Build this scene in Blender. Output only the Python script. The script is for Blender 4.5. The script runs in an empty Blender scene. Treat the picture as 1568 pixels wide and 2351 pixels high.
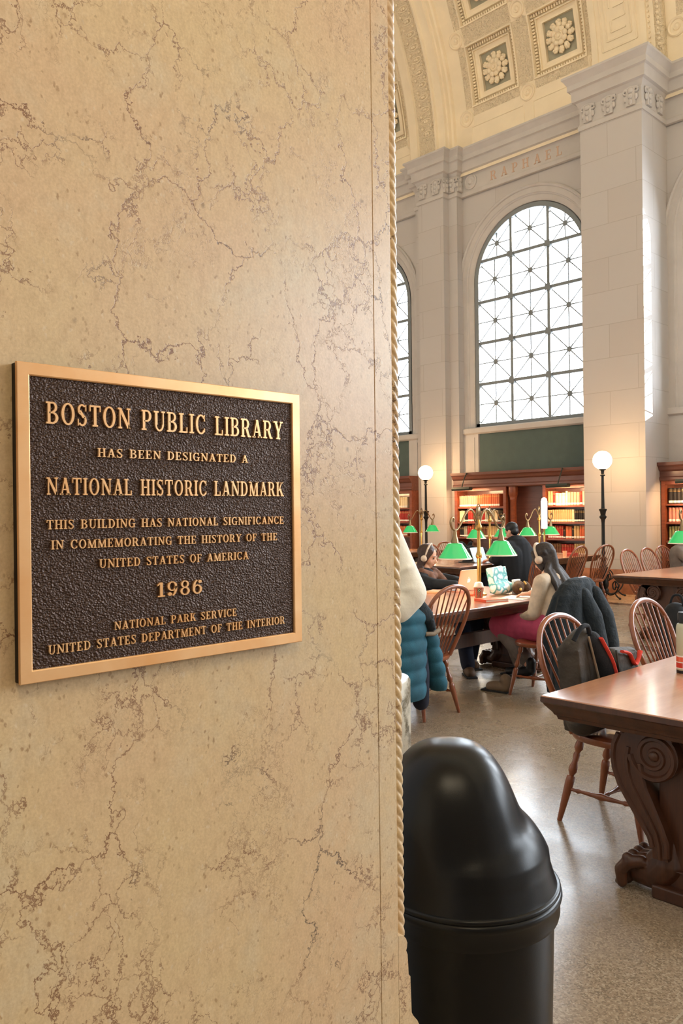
import bpy, bmesh, math, random
from mathutils import Vector, Matrix
R = math.radians
PI = math.pi
scene = bpy.context.scene
COL = scene.collection
rng = random.Random(7)

# ---------------------------------------------------------------- camera
AZ = R(46.2); ROLL = 0.0117; EYE = 1.55
fw = Vector((-math.sin(AZ), math.cos(AZ), 0)); rt = Vector((math.cos(AZ), math.sin(AZ), 0)); up = Vector((0, 0, 1))
cx_ = math.cos(ROLL) * rt - math.sin(ROLL) * up
cy_ = math.sin(ROLL) * rt + math.cos(ROLL) * up
cam = bpy.data.objects.new('camera', bpy.data.cameras.new('camera'))
COL.objects.link(cam)
M = Matrix((cx_, cy_, -fw)).transposed().to_4x4()
M.translation = (0, 0, EYE)
cam.matrix_world = M
cam.data.sensor_fit = 'VERTICAL'; cam.data.sensor_height = 36.0
cam.data.lens = 36.0 * 1878 / 2351
cam.data.clip_start = 0.02; cam.data.clip_end = 200
cam.data.dof.use_dof = False
scene.camera = cam

# ---------------------------------------------------------------- light
SKY = 7.0            # daylight seen through the windows
SUN = 16.0
VEST = 10.5          # assumed warm ceiling lamp of the entrance passage
EXPOSURE = 1.3
scene.view_settings.view_transform = 'Standard'
scene.view_settings.look = 'None'
scene.view_settings.gamma = 1
scene.view_settings.use_curve_mapping = False
scene.view_settings.exposure = EXPOSURE
scene.cycles.adaptive_threshold = .03; scene.cycles.max_bounces = 8; scene.cycles.diffuse_bounces = 5; scene.cycles.caustics_reflective = False; scene.cycles.caustics_refractive = False
w = bpy.data.worlds.new('sky'); scene.world = w; w.use_nodes = True
bg = w.node_tree.nodes['Background']; bg.inputs[0].default_value = (0.80, 0.90, 1.0, 1); bg.inputs[1].default_value = SKY

def add_light(name, kind, loc, aim=None, **kw):
    d = bpy.data.lights.new(name, kind)
    for k, v in kw.items(): setattr(d, k, v)
    o = bpy.data.objects.new(name, d); COL.objects.link(o); o.location = loc
    if aim is not None: o.rotation_euler = Vector(aim).to_track_quat('-Z', 'Y').to_euler()
    return o
SUN_DIR = Vector((-0.373, -0.73, -0.27))
add_light('sun', 'SUN', (3, 25, 15), SUN_DIR, energy=SUN, angle=R(0.5), color=(1, 0.95, 0.86))
BAY = 4.8; WX = -9.86; YG = 15.17
for k in (0, 1, -1):
    p = add_light('window_portal', 'AREA', (WX + BAY * k, YG + 0.12, 5.8), (0, -1, 0), shape='RECTANGLE', size=3.0, size_y=5.2)
    p.data.cycles.is_portal = True
for k in (2, 3, 4, 5):     # added area lights before solid wall, standing in for unbuilt windows along the hall
    add_light('window_daylight', 'AREA', (WX + BAY * k, 14.9, 5.7), (0, -1, 0), shape='RECTANGLE', size=2.7, size_y=4.6, energy=340, color=(0.82, 0.91, 1))
add_light('passage_lamp', 'AREA', (0.9, -0.3, 3.7), (-0.75, 0.35, -1), shape='DISK', size=1.0, energy=VEST, color=(1, 0.84, 0.58))  # assumed lamp out of view, added for the warm light on the marble

# ---------------------------------------------------------------- materials
def srgb(r, g, b):
    f = lambda c: (c / 255 / 12.92) if c / 255 <= 0.04045 else ((c / 255 + 0.055) / 1.055) ** 2.4
    return (f(r), f(g), f(b), 1)
MATS = {}
class NT:
    def __init__(s, name):
        s.m = bpy.data.materials.new(name); s.m.use_nodes = True
        s.t = s.m.node_tree; s.b = s.t.nodes['Principled BSDF']; MATS[name] = s.m
        s.out = s.t.nodes['Material Output']
    def n(s, typ, **kw):
        nd = s.t.nodes.new(typ)
        for k, v in kw.items():
            if k.startswith('i_'):
                key = k[2:]; key = int(key) if key.isdigit() else key
                s.put(nd.inputs[key], v)
            else: setattr(nd, k, v)
        return nd
    def put(s, inp, v):
        if hasattr(v, 'is_linked') or isinstance(v, bpy.types.NodeSocket): s.t.links.new(v, inp)
        else: inp.default_value = v
    def set(s, **kw):
        for k, v in kw.items(): s.put(s.b.inputs[k.replace('_', ' ')], v)
    def obj(s): return s.n('ShaderNodeTexCoord').outputs['Object']
    def map(s, vec, scale=(1, 1, 1), loc=(0, 0, 0)):
        return s.n('ShaderNodeMapping', i_Vector=vec, i_Scale=scale, i_Location=loc).outputs[0]
    def noise(s, vec, scale, detail=4, rough=.55, out=0):
        return s.n('ShaderNodeTexNoise', i_Vector=vec, i_Scale=scale, i_Detail=detail, i_Roughness=rough).outputs[out]
    def math(s, op, a, b=0.0, c=None):
        nd = s.n('ShaderNodeMath', operation=op); s.put(nd.inputs[0], a); s.put(nd.inputs[1], b)
        if c is not None: s.put(nd.inputs[2], c)
        return nd.outputs[0]
    def vmath(s, op, a, b):
        nd = s.n('ShaderNodeVectorMath', operation=op); s.put(nd.inputs[0], a)
        if op == 'SCALE': s.put(nd.inputs[3], b)
        else: s.put(nd.inputs[1], b)
        return nd.outputs[0]
    def ramp(s, fac, pts, interp='LINEAR'):
        nd = s.n('ShaderNodeValToRGB', i_0=fac); e = nd.color_ramp.elements; nd.color_ramp.interpolation = interp
        e[0].position, e[0].color = pts[0]; e[1].position, e[1].color = pts[-1]
        for p, c in pts[1:-1]:
            x = e.new(p); x.color = c
        return nd.outputs[0]
    def rng(s, v, a, b, c=0.0, d=1.0):
        return s.n('ShaderNodeMapRange', i_0=v, i_1=a, i_2=b, i_3=c, i_4=d).outputs[0]
    def mix(s, f, a, b, mode='MIX'):
        nd = s.n('ShaderNodeMix', data_type='RGBA', blend_type=mode)
        s.put(nd.inputs[0], f); s.put(nd.inputs[6], a); s.put(nd.inputs[7], b); return nd.outputs[2]
    def bump(s, h, strength=.3, dist=.01):
        o = s.n('ShaderNodeBump', i_Height=h, i_Strength=strength, i_Distance=dist).outputs[0]
        s.t.links.new(o, s.b.inputs['Normal']); return o
def simple(name, col, rough=.5, metal=0.0, var=.0, vscale=6, bump=0, bscale=60, bdist=.004, **kw):
    t = NT(name); v = t.obj()
    c = col
    if var:
        n = t.noise(v, vscale, 5)
        c = t.mix(t.rng(n, .3, .7), tuple(x * (1 - var) for x in col[:3]) + (1,), tuple(min(1, x * (1 + var)) for x in col[:3]) + (1,))
    t.set(Base_Color=c, Roughness=rough, Metallic=metal)
    if bump: t.bump(t.noise(v, bscale, 6), bump, bdist)
    for k, val in kw.items(): t.b.inputs[k.replace('_', ' ')].default_value = val
    return t.m

# veined limestone
t = NT('marble'); v = t.obj()
flat = t.vmath('MULTIPLY', v, (0.0, 1, 1))
n1 = t.n('ShaderNodeTexNoise', i_Vector=flat, i_Scale=7.0, i_Detail=7, i_Roughness=.68).outputs['Color']
n2 = t.n('ShaderNodeTexNoise', i_Vector=flat, i_Scale=55.0, i_Detail=3, i_Roughness=.6).outputs['Color']
w1 = t.vmath('SCALE', t.vmath('SUBTRACT', n1, (.5, .5, .5)), .17)
w2 = t.vmath('SCALE', t.vmath('SUBTRACT', n2, (.5, .5, .5)), .022)
wp = t.vmath('ADD', t.vmath('ADD', flat, w1), w2)
wp = t.vmath('MULTIPLY', wp, (1, 1.15, .85))
def vor(vec, scale):
    return t.n('ShaderNodeTexVoronoi', feature='DISTANCE_TO_EDGE', i_Vector=vec, i_Scale=scale).outputs['Distance']
big = t.noise(flat, 2.6, 3, .6); mid = t.noise(flat, 6.5, 4, .6); tint = t.noise(flat, 1.7, 4, .6); tint2 = t.noise(flat, 4.3, 6, .7)
v1 = t.rng(vor(wp, 4.9), .0025, .0115, 1, 0)
v1 = t.math('MULTIPLY', v1, t.rng(t.noise(flat, 3.4, 2), .37, .48))
v2 = t.rng(vor(wp, 13.0), .004, .024, 1, 0)
v2 = t.math('MULTIPLY', v2, t.rng(mid, .485, .585))
v3 = t.rng(vor(t.vmath('ADD', wp, t.vmath('SCALE', n2, .05)), 34.0), .01, .075, 1, 0)
v3 = t.math('MULTIPLY', v3, t.rng(t.noise(wp, 5.0, 4, .7), .56, .65))
vein = t.math('MAXIMUM', t.math('MAXIMUM', v1, t.math('MULTIPLY', v2, .95)), t.math('MULTIPLY', v3, .6))
base = t.mix(t.rng(tint, .35, .65), srgb(218, 195, 150), srgb(219, 188, 151))
base = t.mix(t.rng(tint2, .52, .75), base, srgb(214, 200, 170))
fl = t.vmath('MULTIPLY', t.vmath('ADD', flat, t.vmath('SCALE', n1, .05)), (1, 1, .6))
cell = t.n('ShaderNodeTexVoronoi', i_Vector=fl, i_Scale=150.0)
rnd = t.n('ShaderNodeSeparateColor', i_0=cell.outputs['Color']).outputs[0]
near = t.rng(cell.outputs['Distance'], .18, .38, 1, 0)
dk = t.math('MULTIPLY', t.math('MULTIPLY', t.math('GREATER_THAN', rnd, .86), near), t.rng(tint2, .3, .6, .25, .75))
lt = t.math('MULTIPLY', t.math('MULTIPLY', t.math('LESS_THAN', rnd, .10), near), .45)
base = t.mix(dk, base, srgb(150, 116, 80)); base = t.mix(lt, base, srgb(228, 215, 190))
cell2 = t.n('ShaderNodeTexVoronoi', i_Vector=t.vmath('ADD', flat, t.vmath('SCALE', n2, .012)), i_Scale=24.0)
r2 = t.n('ShaderNodeSeparateColor', i_0=cell2.outputs['Color']).outputs[1]
pit = t.math('MULTIPLY', t.math('GREATER_THAN', r2, .90), t.rng(cell2.outputs['Distance'], .05, .13, 1, 0))
base = t.mix(t.math('MULTIPLY', pit, .6), base, srgb(105, 82, 60))
grain = t.noise(flat, 240, 2)
base = t.mix(t.rng(grain, .25, .75, 0, .34), base, srgb(160, 126, 88)); base = t.mix(t.rng(t.noise(t.map(flat, (1, 1, .6)), 70, 4, .7), .45, .75, 0, .30), base, srgb(150, 116, 80)); base = t.mix(t.rng(t.noise(flat, 34, 5, .75), .55, .8, 0, .4), base, srgb(226, 210, 178))
vcol = t.mix(t.rng(t.noise(flat, 5, 2), .56, .70), srgb(126, 86, 58), srgb(56, 45, 36))
base = t.mix(t.math('MULTIPLY', vein, t.rng(t.noise(flat, 18, 2), .3, .6, .6, .95)), base, vcol)
t.set(Base_Color=base, Roughness=.34); t.b.inputs['Specular IOR Level'].default_value = .6
t.bump(t.math('ADD', t.math('MULTIPLY', vein, -.6), t.math('MULTIPLY', grain, .35)), .25, .0012)

def ashlar(name, c1, c2, mort, bw=1.1, bh=.62):
    t = NT(name); v = t.obj()
    s = t.n('ShaderNodeSeparateXYZ', i_0=v)
    u = t.math('ADD', s.outputs[0], s.outputs[1])
    q = t.n('ShaderNodeCombineXYZ', i_0=u, i_1=s.outputs[2]).outputs[0]
    br = t.n('ShaderNodeTexBrick', i_Vector=q, i_Scale=1.0, i_Color1=c1, i_Color2=c2, i_Mortar=mort)
    br.inputs['Mortar Size'].default_value = .006; br.inputs['Mortar Smooth'].default_value = .3
    br.inputs['Brick Width'].default_value = bw; br.inputs['Row Height'].default_value = bh
    n = t.noise(v, 3, 6, .6)
    c = t.mix(t.rng(n, .3, .7, 0, .25), br.outputs[0], c2)
    t.set(Base_Color=c, Roughness=.75); t.bump(t.math('ADD', t.math('MULTIPLY', br.outputs['Fac'], -1), t.math('MULTIPLY', t.noise(v, 60, 4), .2)), .4, .004)
    return t.m
ashlar('stone', srgb(203, 198, 194), srgb(199, 192, 186), srgb(182, 174, 166))
simple('stone_plain', srgb(204, 198, 192), .75, var=.05, vscale=3, bump=.2, bscale=40)
simple('plaster', srgb(249, 233, 202), .8, var=.05, vscale=2, bump=.1, bscale=50)
# plaster with foliage relief
t = NT('plaster_relief'); v = t.obj()
n = t.noise(v, 9, 3, .6, 1)
q = t.vmath('ADD', v, t.vmath('SCALE', n, .25))
vv = t.n('ShaderNodeTexVoronoi', feature='SMOOTH_F1', i_Vector=q, i_Scale=14.0).outputs['Distance']
t.set(Base_Color=srgb(249, 231, 198), Roughness=.8); t.bump(t.math('ADD', vv, t.math('MULTIPLY', t.noise(v, 45, 4), .5)), 1.0, .06)
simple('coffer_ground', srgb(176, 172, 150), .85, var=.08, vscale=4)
simple('green_panel', srgb(90, 104, 98), .9, var=.06, vscale=5, bump=.2, bscale=200)
simple('red_marble', srgb(172, 112, 80), .35, var=.25, vscale=7)
def wood(name, c1, c2, rough=.35, scale=1.0, axis=1, coat=.3):
    t = NT(name); v = t.obj()
    sc = [14, 14, 14]; sc[axis] = 1.1
    q = t.map(v, tuple(x * scale for x in sc))
    n = t.noise(q, 1.6, 6, .62)
    fine = t.noise(t.map(v, tuple(x * scale * 6 for x in sc)), 2.0, 3)
    c = t.mix(t.rng(n, .3, .7), c1, c2); c = t.mix(t.rng(fine, .35, .7, 0, .35), c, tuple(x * .75 for x in c1[:3]) + (1,))
    t.set(Base_Color=c, Roughness=rough); t.b.inputs['Coat Weight'].default_value = coat; t.b.inputs['Coat Roughness'].default_value = .12
    t.bump(fine, .08, .002); return t.m
wood('table_top', srgb(196, 136, 100), srgb(212, 156, 118), .3, axis=1, coat=1.0)
wood('table_wood', srgb(62, 36, 22), srgb(92, 54, 32), .42, axis=2, coat=.15)
wood('chair_wood', srgb(124, 66, 38), srgb(164, 94, 56), .30, axis=2, coat=.45)
wood('case_wood', srgb(118, 58, 36), srgb(150, 80, 50), .4, axis=0, coat=.2)
wood('case_dark', srgb(100, 60, 50), srgb(124, 78, 64), .4, axis=0, coat=.2)
# terrazzo floor
t = NT('terrazzo'); v = t.obj()
c1 = t.n('ShaderNodeTexVoronoi', i_Vector=v, i_Scale=170.0)
r = t.n('ShaderNodeSeparateColor', i_0=c1.outputs['Color']).outputs[0]
chip = t.ramp(r, [(0, srgb(104, 90, 74)), (.25, srgb(150, 132, 112)), (.6, srgb(172, 154, 132)), (.85, srgb(194, 180, 158)), (1, srgb(122, 98, 78))], 'CONSTANT')
c = t.mix(t.rng(t.noise(v, 1.2, 4), .3, .7, .2, .6), chip, srgb(160, 142, 120))
s = t.n('ShaderNodeSeparateXYZ', i_0=v)
def band(val, a, b): return t.math('MULTIPLY', t.math('GREATER_THAN', val, a), t.math('LESS_THAN', val, b))
c = t.mix(band(s.outputs[1], 8.55, 8.85), c, srgb(96, 78, 64)); c = t.mix(band(s.outputs[1], 12.35, 12.6), c, srgb(84, 64, 50))
c = t.mix(t.math('GREATER_THAN', s.outputs[1], 12.6), c, srgb(188, 150, 112))
def joint(val, per, off): 
    return t.math('LESS_THAN', t.math('ABSOLUTE', t.math('SUBTRACT', t.math('FLOORED_MODULO', t.math('ADD', val, off), per), per / 2)), .004)
jj = t.math('MAXIMUM', joint(s.outputs[0], 2.2, .0), joint(s.outputs[1], 2.2, -.6))
c = t.mix(t.math('MULTIPLY', jj, .5), c, srgb(190, 180, 160))
t.set(Base_Color=c, Roughness=t.rng(t.noise(v, 3, 5), .3, .7, .22, .33)); t.b.inputs['Specular IOR Level'].default_value = .6
t.bump(t.noise(v, 5, 4), .06, .01)
# plaque metals
t = NT('bronze_ground'); v = t.obj()
s = t.map(v, (1, 380, 480)); h = t.n('ShaderNodeTexVoronoi', feature='SMOOTH_F1', i_Vector=t.vmath('ADD', s, t.vmath('SCALE', t.noise(v, 90, 3, .6, 1), 2.0)), i_Scale=1.0).outputs['Distance']
t.set(Base_Color=srgb(66, 50, 42), Metallic=.6, Roughness=.36); t.bump(h, 1.0, .0022)
t = NT('bronze_polished'); v = t.obj()
h = t.noise(t.map(v, (40, 3, 900)), 1, 3)
t.set(Base_Color=t.mix(t.rng(t.noise(v, 9, 4), .3, .7), srgb(228, 172, 114), srgb(240, 198, 148)), Metallic=.55, Roughness=.34); t.bump(h, .05, .001)
simple('bronze_edge', srgb(28, 22, 18), .5, .5)
simple('iron', srgb(34, 36, 36), .45, .4, bump=.15, bscale=80)
simple('brass', srgb(196, 150, 84), .28, 1.0, var=.1)
simple('aged_brass', srgb(150, 128, 96), .3, 1.0, var=.15)
simple('bin_plastic', srgb(8, 10, 12), .3, 0, bump=.15, bscale=420, bdist=.0008, Specular_IOR_Level=.3)
simple('lamp_white', srgb(245, 238, 220), .4)
t = NT('globe'); t.set(Base_Color=srgb(255, 240, 210)); t.b.inputs['Emission Color'].default_value = (1, .64, .32, 1); t.b.inputs['Emission Strength'].default_value = 17
t = NT('lit_tube'); t.set(Base_Color=srgb(255, 250, 235)); t.b.inputs['Emission Color'].default_value = (1, .95, .82, 1); t.b.inputs['Emission Strength'].default_value = 3  # emission for the desk-lamp bulbs and the added highlight strip
t = NT('green_glass'); t.set(Base_Color=srgb(28, 152, 84), Roughness=.12); t.b.inputs['Coat Weight'].default_value = .8
t.b.inputs['Emission Color'].default_value = srgb(40, 190, 100); t.b.inputs['Emission Strength'].default_value = .3
t = NT('pane'); tr = t.n('ShaderNodeBsdfTransparent'); gl = t.n('ShaderNodeBsdfGlossy', i_Roughness=.05); fr = t.n('ShaderNodeFresnel', i_0=1.3)
mx = t.n('ShaderNodeMixShader', i_0=fr.outputs[0], i_1=tr.outputs[0], i_2=gl.outputs[0]); t.t.links.new(mx.outputs[0], t.out.inputs[0])
simple('window_metal', srgb(134, 140, 142), .5, .0)
simple('white_marble', srgb(226, 222, 212), .3)
def cloth(name, c, var=.18, vs=14, bump=.4, bs=160, rough=.85): return simple(name, c, rough, 0, var=var, vscale=vs, bump=bump, bscale=bs, bdist=.004)
cloth('cloth_cream', srgb(214, 194, 170)); simple('cloth_white', srgb(236, 230, 212), .85, var=.03, vscale=6, bump=.25, bscale=7, bdist=.04); cloth('cloth_teal', srgb(28, 84, 102), .3, 9)
cloth('cloth_navy', srgb(18, 24, 44)); cloth('cloth_black', srgb(20, 24, 30)); simple('cloth_coat', srgb(20, 31, 38), .8, var=.3, vscale=6, bump=.6, bscale=14, bdist=.03)
cloth('cloth_pink', srgb(186, 72, 104)); cloth('cloth_grey', srgb(122, 112, 106)); cloth('cloth_dark_grey', srgb(74, 76, 84)); simple('cloth_olive', srgb(62, 54, 45), .7, var=.35, vscale=9, bump=.5, bscale=12, bdist=.03)
cloth('cloth_red', srgb(214, 66, 52)); cloth('cloth_scarf', srgb(112, 78, 62), .4, 30); cloth('cloth_lining', srgb(132, 116, 96))
simple('skin', srgb(226, 172, 144), .5, var=.05, vscale=20, Subsurface_Weight=.1); simple('skin_dark', srgb(112, 76, 56), .5, var=.05)
simple('lips', srgb(190, 100, 92), .45); simple('eye', srgb(40, 28, 22), .2)
simple('hair_brown', srgb(62, 38, 28), .45, var=.4, vscale=60, bump=.6, bscale=150); simple('hair_dark', srgb(50, 41, 37), .6, var=.5, vscale=60, bump=.6, bscale=150); simple('hair_black', srgb(18, 17, 18), .5, var=.3, vscale=60)
simple('shoe_brown', srgb(98, 74, 54), .6, var=.2); simple('shoe_tan', srgb(122, 100, 78), .7, var=.2); simple('shoe_black', srgb(22, 22, 24), .5); simple('rubber', srgb(30, 26, 24), .7)
simple('headphone', srgb(226, 206, 184), .35); simple('black_plastic', srgb(18, 18, 20), .4); simple('fur_brown', srgb(84, 60, 38), .9, var=.4, vscale=40, bump=1, bscale=120)
simple('laptop_pink', srgb(214, 150, 118), .4, .3); simple('laptop_silver', srgb(186, 196, 204), .35, .4); simple('white_paint', srgb(240, 238, 232), .5); simple('paper', srgb(240, 236, 228), .8)
simple('orange', srgb(236, 98, 62), .5); simple('peach', srgb(236, 176, 132), .6); simple('cup_body', srgb(150, 118, 92), .5, var=.5, vscale=120); simple('logo_green', srgb(20, 110, 66), .5)
simple('bottle_body', srgb(196, 198, 172), .35); simple('gold', srgb(226, 186, 110), .3, 1); simple('frieze_letter', srgb(208, 176, 152), .7)
simple('lens', srgb(60, 66, 60), .5, .2); simple('blue_screen', srgb(70, 130, 190), .4)
t = NT('bag_print'); v = t.obj(); q = t.vmath('ADD', v, t.vmath('SCALE', t.noise(v, 9, 2, .5, 1), .12))
t.set(Base_Color=t.mix(t.rng(t.n('ShaderNodeTexVoronoi', feature='DISTANCE_TO_EDGE', i_Vector=q, i_Scale=11.0).outputs[0], .05, .16), srgb(90, 172, 176), srgb(226, 240, 234)), Roughness=.5); t.bump(t.noise(v, 14, 3), .6, .03)
t = NT('marble_grey'); v = t.obj(); n = t.noise(v, 5, 6, .6, 1); q = t.vmath('ADD', t.map(v, (1, 1, .35)), t.vmath('SCALE', n, .3))
t.set(Base_Color=t.mix(t.rng(t.noise(q, 7, 5, .65), .47, .62), srgb(214, 208, 192), srgb(120, 112, 94)), Roughness=.25)
BOOKS = {'red': srgb(170, 48, 40), 'tan': srgb(206, 172, 122), 'cream': srgb(232, 214, 176), 'orange': srgb(206, 106, 66), 'pink': srgb(212, 142, 124), 'black': srgb(34, 30, 30), 'brown': srgb(110, 70, 46), 'olive': srgb(142, 142, 92), 'grey': srgb(168, 164, 146), 'blue': srgb(70, 96, 130)}
for k, c in BOOKS.items(): simple('book_' + k, c, .6, var=.12, vscale=30)
# ---------------------------------------------------------------- mesh helpers
class MB:
    def __init__(s): s.v = []; s.f = []
    def add(s, vs, fs):
        o = len(s.v); s.v += [tuple(p) for p in vs]; s.f += [tuple(i + o for i in f) for f in fs]; return s
    def box(s, a, b):
        x0, y0, z0 = a; x1, y1, z1 = b
        return s.add([(x0, y0, z0), (x1, y0, z0), (x1, y1, z0), (x0, y1, z0), (x0, y0, z1), (x1, y0, z1), (x1, y1, z1), (x0, y1, z1)],
                     [(0, 3, 2, 1), (4, 5, 6, 7), (0, 1, 5, 4), (1, 2, 6, 5), (2, 3, 7, 6), (3, 0, 4, 7)])
    def cbox(s, c, d): return s.box([c[i] - d[i] / 2 for i in range(3)], [c[i] + d[i] / 2 for i in range(3)])
    def obox(s, c, d, m):          # oriented box
        t = MB().cbox((0, 0, 0), d); return s.add([Vector(c) + m @ Vector(p) for p in t.v], t.f)
    def rings(s, rs, closed=True, caps=True):
        n = len(rs[0]); o = len(s.v)
        for r in rs: s.v += [tuple(p) for p in r]
        for i in range(len(rs) - 1):
            for j in range(n if closed else n - 1):
                k = (j + 1) % n
                s.f.append((o + i * n + j, o + i * n + k, o + (i + 1) * n + k, o + (i + 1) * n + j))
        if caps and closed:
            s.f.append(tuple(o + j for j in reversed(range(n)))); s.f.append(tuple(o + (len(rs) - 1) * n + j for j in range(n)))
        return s
    def lathe(s, prof, c=(0, 0, 0), n=24, caps=True):
        return s.rings([[(c[0] + r * math.cos(2 * PI * j / n), c[1] + r * math.sin(2 * PI * j / n), c[2] + z) for j in range(n)] for r, z in prof], True, caps)
    def tube(s, pts, r, n=8, caps=True, flat=None):
        pts = [Vector(p) for p in pts]; rs = []; L = len(pts)
        rad = r if isinstance(r, (list, tuple)) else [r] * L
        ref = None
        for i, p in enumerate(pts):
            d = (pts[min(i + 1, L - 1)] - pts[max(i - 1, 0)]).normalized()
            if ref is None:
                ref = Vector((0, 0, 1)) if abs(d.z) < .9 else Vector((1, 0, 0))
            u = (ref - d * ref.dot(d)).normalized(); w_ = d.cross(u); ref = u
            fx = flat or (1, 1)
            rs.append([p + u * (rad[i] * fx[0] * math.cos(2 * PI * j / n)) + w_ * (rad[i] * fx[1] * math.sin(2 * PI * j / n)) for j in range(n)])
        return s.rings(rs, True, caps)
    def turn(s, p0, p1, prof, n=12):    # turned piece between two points, prof = [(t, r)]
        p0, p1 = Vector(p0), Vector(p1)
        q = (p1 - p0).to_track_quat('Z', 'Y').to_matrix(); L = (p1 - p0).length
        t = MB().lathe([(r, a * L) for a, r in prof], n=n)
        return s.add([p0 + q @ Vector(v) for v in t.v], t.f)
    def prism(s, poly, a, b, axis='y'):  # 2D polygon extruded from a to b
        n = len(poly)
        f = {'y': lambda p, h: (p[0], h, p[1]), 'x': lambda p, h: (h, p[0], p[1]), 'z': lambda p, h: (p[0], p[1], h)}[axis]
        return s.rings([[f(p, a) for p in poly], [f(p, b) for p in poly]])
    def ball(s, c, r, n=12, m=8):
        rr = r if isinstance(r, (list, tuple)) else (r, r, r)
        rs = []
        for i in range(m + 1):
            a = -PI / 2 + PI * i / m; k = max(math.cos(a), .001)
            rs.append([(c[0] + rr[0] * k * math.cos(2 * PI * j / n), c[1] + rr[1] * k * math.sin(2 * PI * j / n), c[2] + rr[2] * math.sin(a)) for j in range(n)])
        return s.rings(rs)
    def xf(s, m): s.v = [tuple(m @ Vector(p)) for p in s.v]; return s
    def build(s, name, mat, parent=None, loc=None, smooth=35, bevel=0, fix=True):
        me = bpy.data.meshes.new(name)
        o0 = Vector(loc) if loc is not None else Vector((0, 0, 0))
        me.from_pydata([tuple(Vector(p) - o0) for p in s.v], [], s.f)
        if fix:
            bm = bmesh.new(); bm.from_mesh(me); bmesh.ops.recalc_face_normals(bm, faces=bm.faces); bm.to_mesh(me); bm.free()
        if smooth:
            me.polygons.foreach_set('use_smooth', [True] * len(me.polygons)); me.set_sharp_from_angle(angle=R(smooth))
        for mm in (mat if isinstance(mat, (list, tuple)) else [mat]): me.materials.append(MATS[mm])
        o = bpy.data.objects.new(name, me); COL.objects.link(o); o.location = o0
        if parent: o.parent = parent
        if bevel:
            b = o.modifiers.new('edge', 'BEVEL'); b.width = bevel; b.segments = 2; b.limit_method = 'ANGLE'; b.angle_limit = R(40)
        return o
def tag(o, label=None, cat=None, group=None, kind=None):
    if label: o['label'] = label
    if cat: o['category'] = cat
    if group: o['group'] = group
    if kind: o['kind'] = kind
    return o
def empty(name, loc, label=None, cat=None, rz=0, group=None):
    o = bpy.data.objects.new(name, None); COL.objects.link(o); o.location = loc; o.rotation_euler = (0, 0, rz); o.empty_display_size = .1
    return tag(o, label, cat, group)
def part(o, p):                       # parent a mesh that was built in world space
    o.parent = p; o.matrix_parent_inverse = Matrix.Identity(4)
    m = Matrix.Translation(p.location) @ p.rotation_euler.to_matrix().to_4x4()
    o.matrix_basis = m.inverted() @ Matrix.Translation(o.location)
    return o
def struct(name, mb, mat, label, cat, **kw):
    return tag(mb.build(name, mat, **kw), label, cat, None, 'structure')
def copy_tree(o, parent=None):
    c = o.copy(); COL.objects.link(c)
    if parent: c.parent = parent
    for ch in list(o.children): copy_tree(ch, c)
    return c
def place(o, loc, rz=0): o.location = loc; o.rotation_euler = (0, 0, rz); return o

# soft bodies: overlapping primitives fused into one continuous surface
class Blob:
    def __init__(s): s.m = MB()
    def ball(s, c, r, n=16, m=10): s.m.ball(c, r, n, m); return s
    def limb(s, pts, rads, n=14, flat=None):
        for i in range(len(pts) - 1):
            a, b = Vector(pts[i]), Vector(pts[i + 1]); d = (b - a).normalized()
            fl = flat or (1, 1)
            s.m.tube([a, a.lerp(b, .5), b], [rads[i], (rads[i] + rads[i + 1]) / 2, rads[i + 1]], n, flat=flat)
        for p, r in zip(pts, rads):
            s.m.ball(p, r if not flat else r * min(flat), n, 8)
        return s
    def build(s, name, mat, parent=None, voxel=.012, smooth=4, dec=None):
        me = bpy.data.meshes.new('tmp'); me.from_pydata(s.m.v, [], s.m.f)
        bm = bmesh.new(); bm.from_mesh(me); bmesh.ops.recalc_face_normals(bm, faces=bm.faces); bm.to_mesh(me); bm.free()
        o = bpy.data.objects.new('tmp', me); COL.objects.link(o)
        r = o.modifiers.new('r', 'REMESH'); r.mode = 'VOXEL'; r.voxel_size = voxel
        if smooth:
            q = o.modifiers.new('s', 'SMOOTH'); q.factor = .5; q.iterations = smooth
        dg = bpy.context.evaluated_depsgraph_get()
        nm = bpy.data.meshes.new_from_object(o.evaluated_get(dg)); nm.name = name
        bpy.data.objects.remove(o); bpy.data.meshes.remove(me)
        nm.materials.clear(); nm.materials.append(MATS[mat])
        nm.polygons.foreach_set('use_smooth', [True] * len(nm.polygons))
        b = bpy.data.objects.new(name, nm); COL.objects.link(b)
        if parent: part(b, parent)
        return b
# ================================================================ the setting
XW = -1.018      # face of the marble jamb
struct('floor', MB().box((-24, -3.2, -.15), (20, 15.5, 0)), 'terrazzo', 'speckled terrazzo floor of the reading hall', 'floor', smooth=0)
# marble jamb with joint strip, rope moulding and moulded base
YJ = 1.062; YE = 1.108
struct('wall_left', MB().box((-1.30, -3.0, 0), (XW, YJ - .0009, 4.2)), 'marble', 'veined beige marble wall with the bronze plaque', 'wall', smooth=0)
struct('trim_1', MB().box((-1.30, YJ + .0009, 0), (XW, YE, 4.2)), 'marble', 'narrow marble edge strip beside the rope moulding', 'trim', smooth=0, bevel=.0006)
rs = []
NS = 36
for i in range(1660):
    z = .755 + i * .0018
    row = []
    for j in range(NS):
        a = 2 * PI * j / NS
        lob = abs(math.cos(2 * (a + z * 2 * PI / .088)))
        r = .0138 * (.68 + .34 * lob ** .5)
        row.append((-1.042 + r * math.cos(a), 1.1315 + r * math.sin(a), z))
    rs.append(row)
struct('trim_2', MB().rings(rs), 'marble', 'carved rope moulding down the corner of the marble wall', 'trim', smooth=60)
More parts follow.
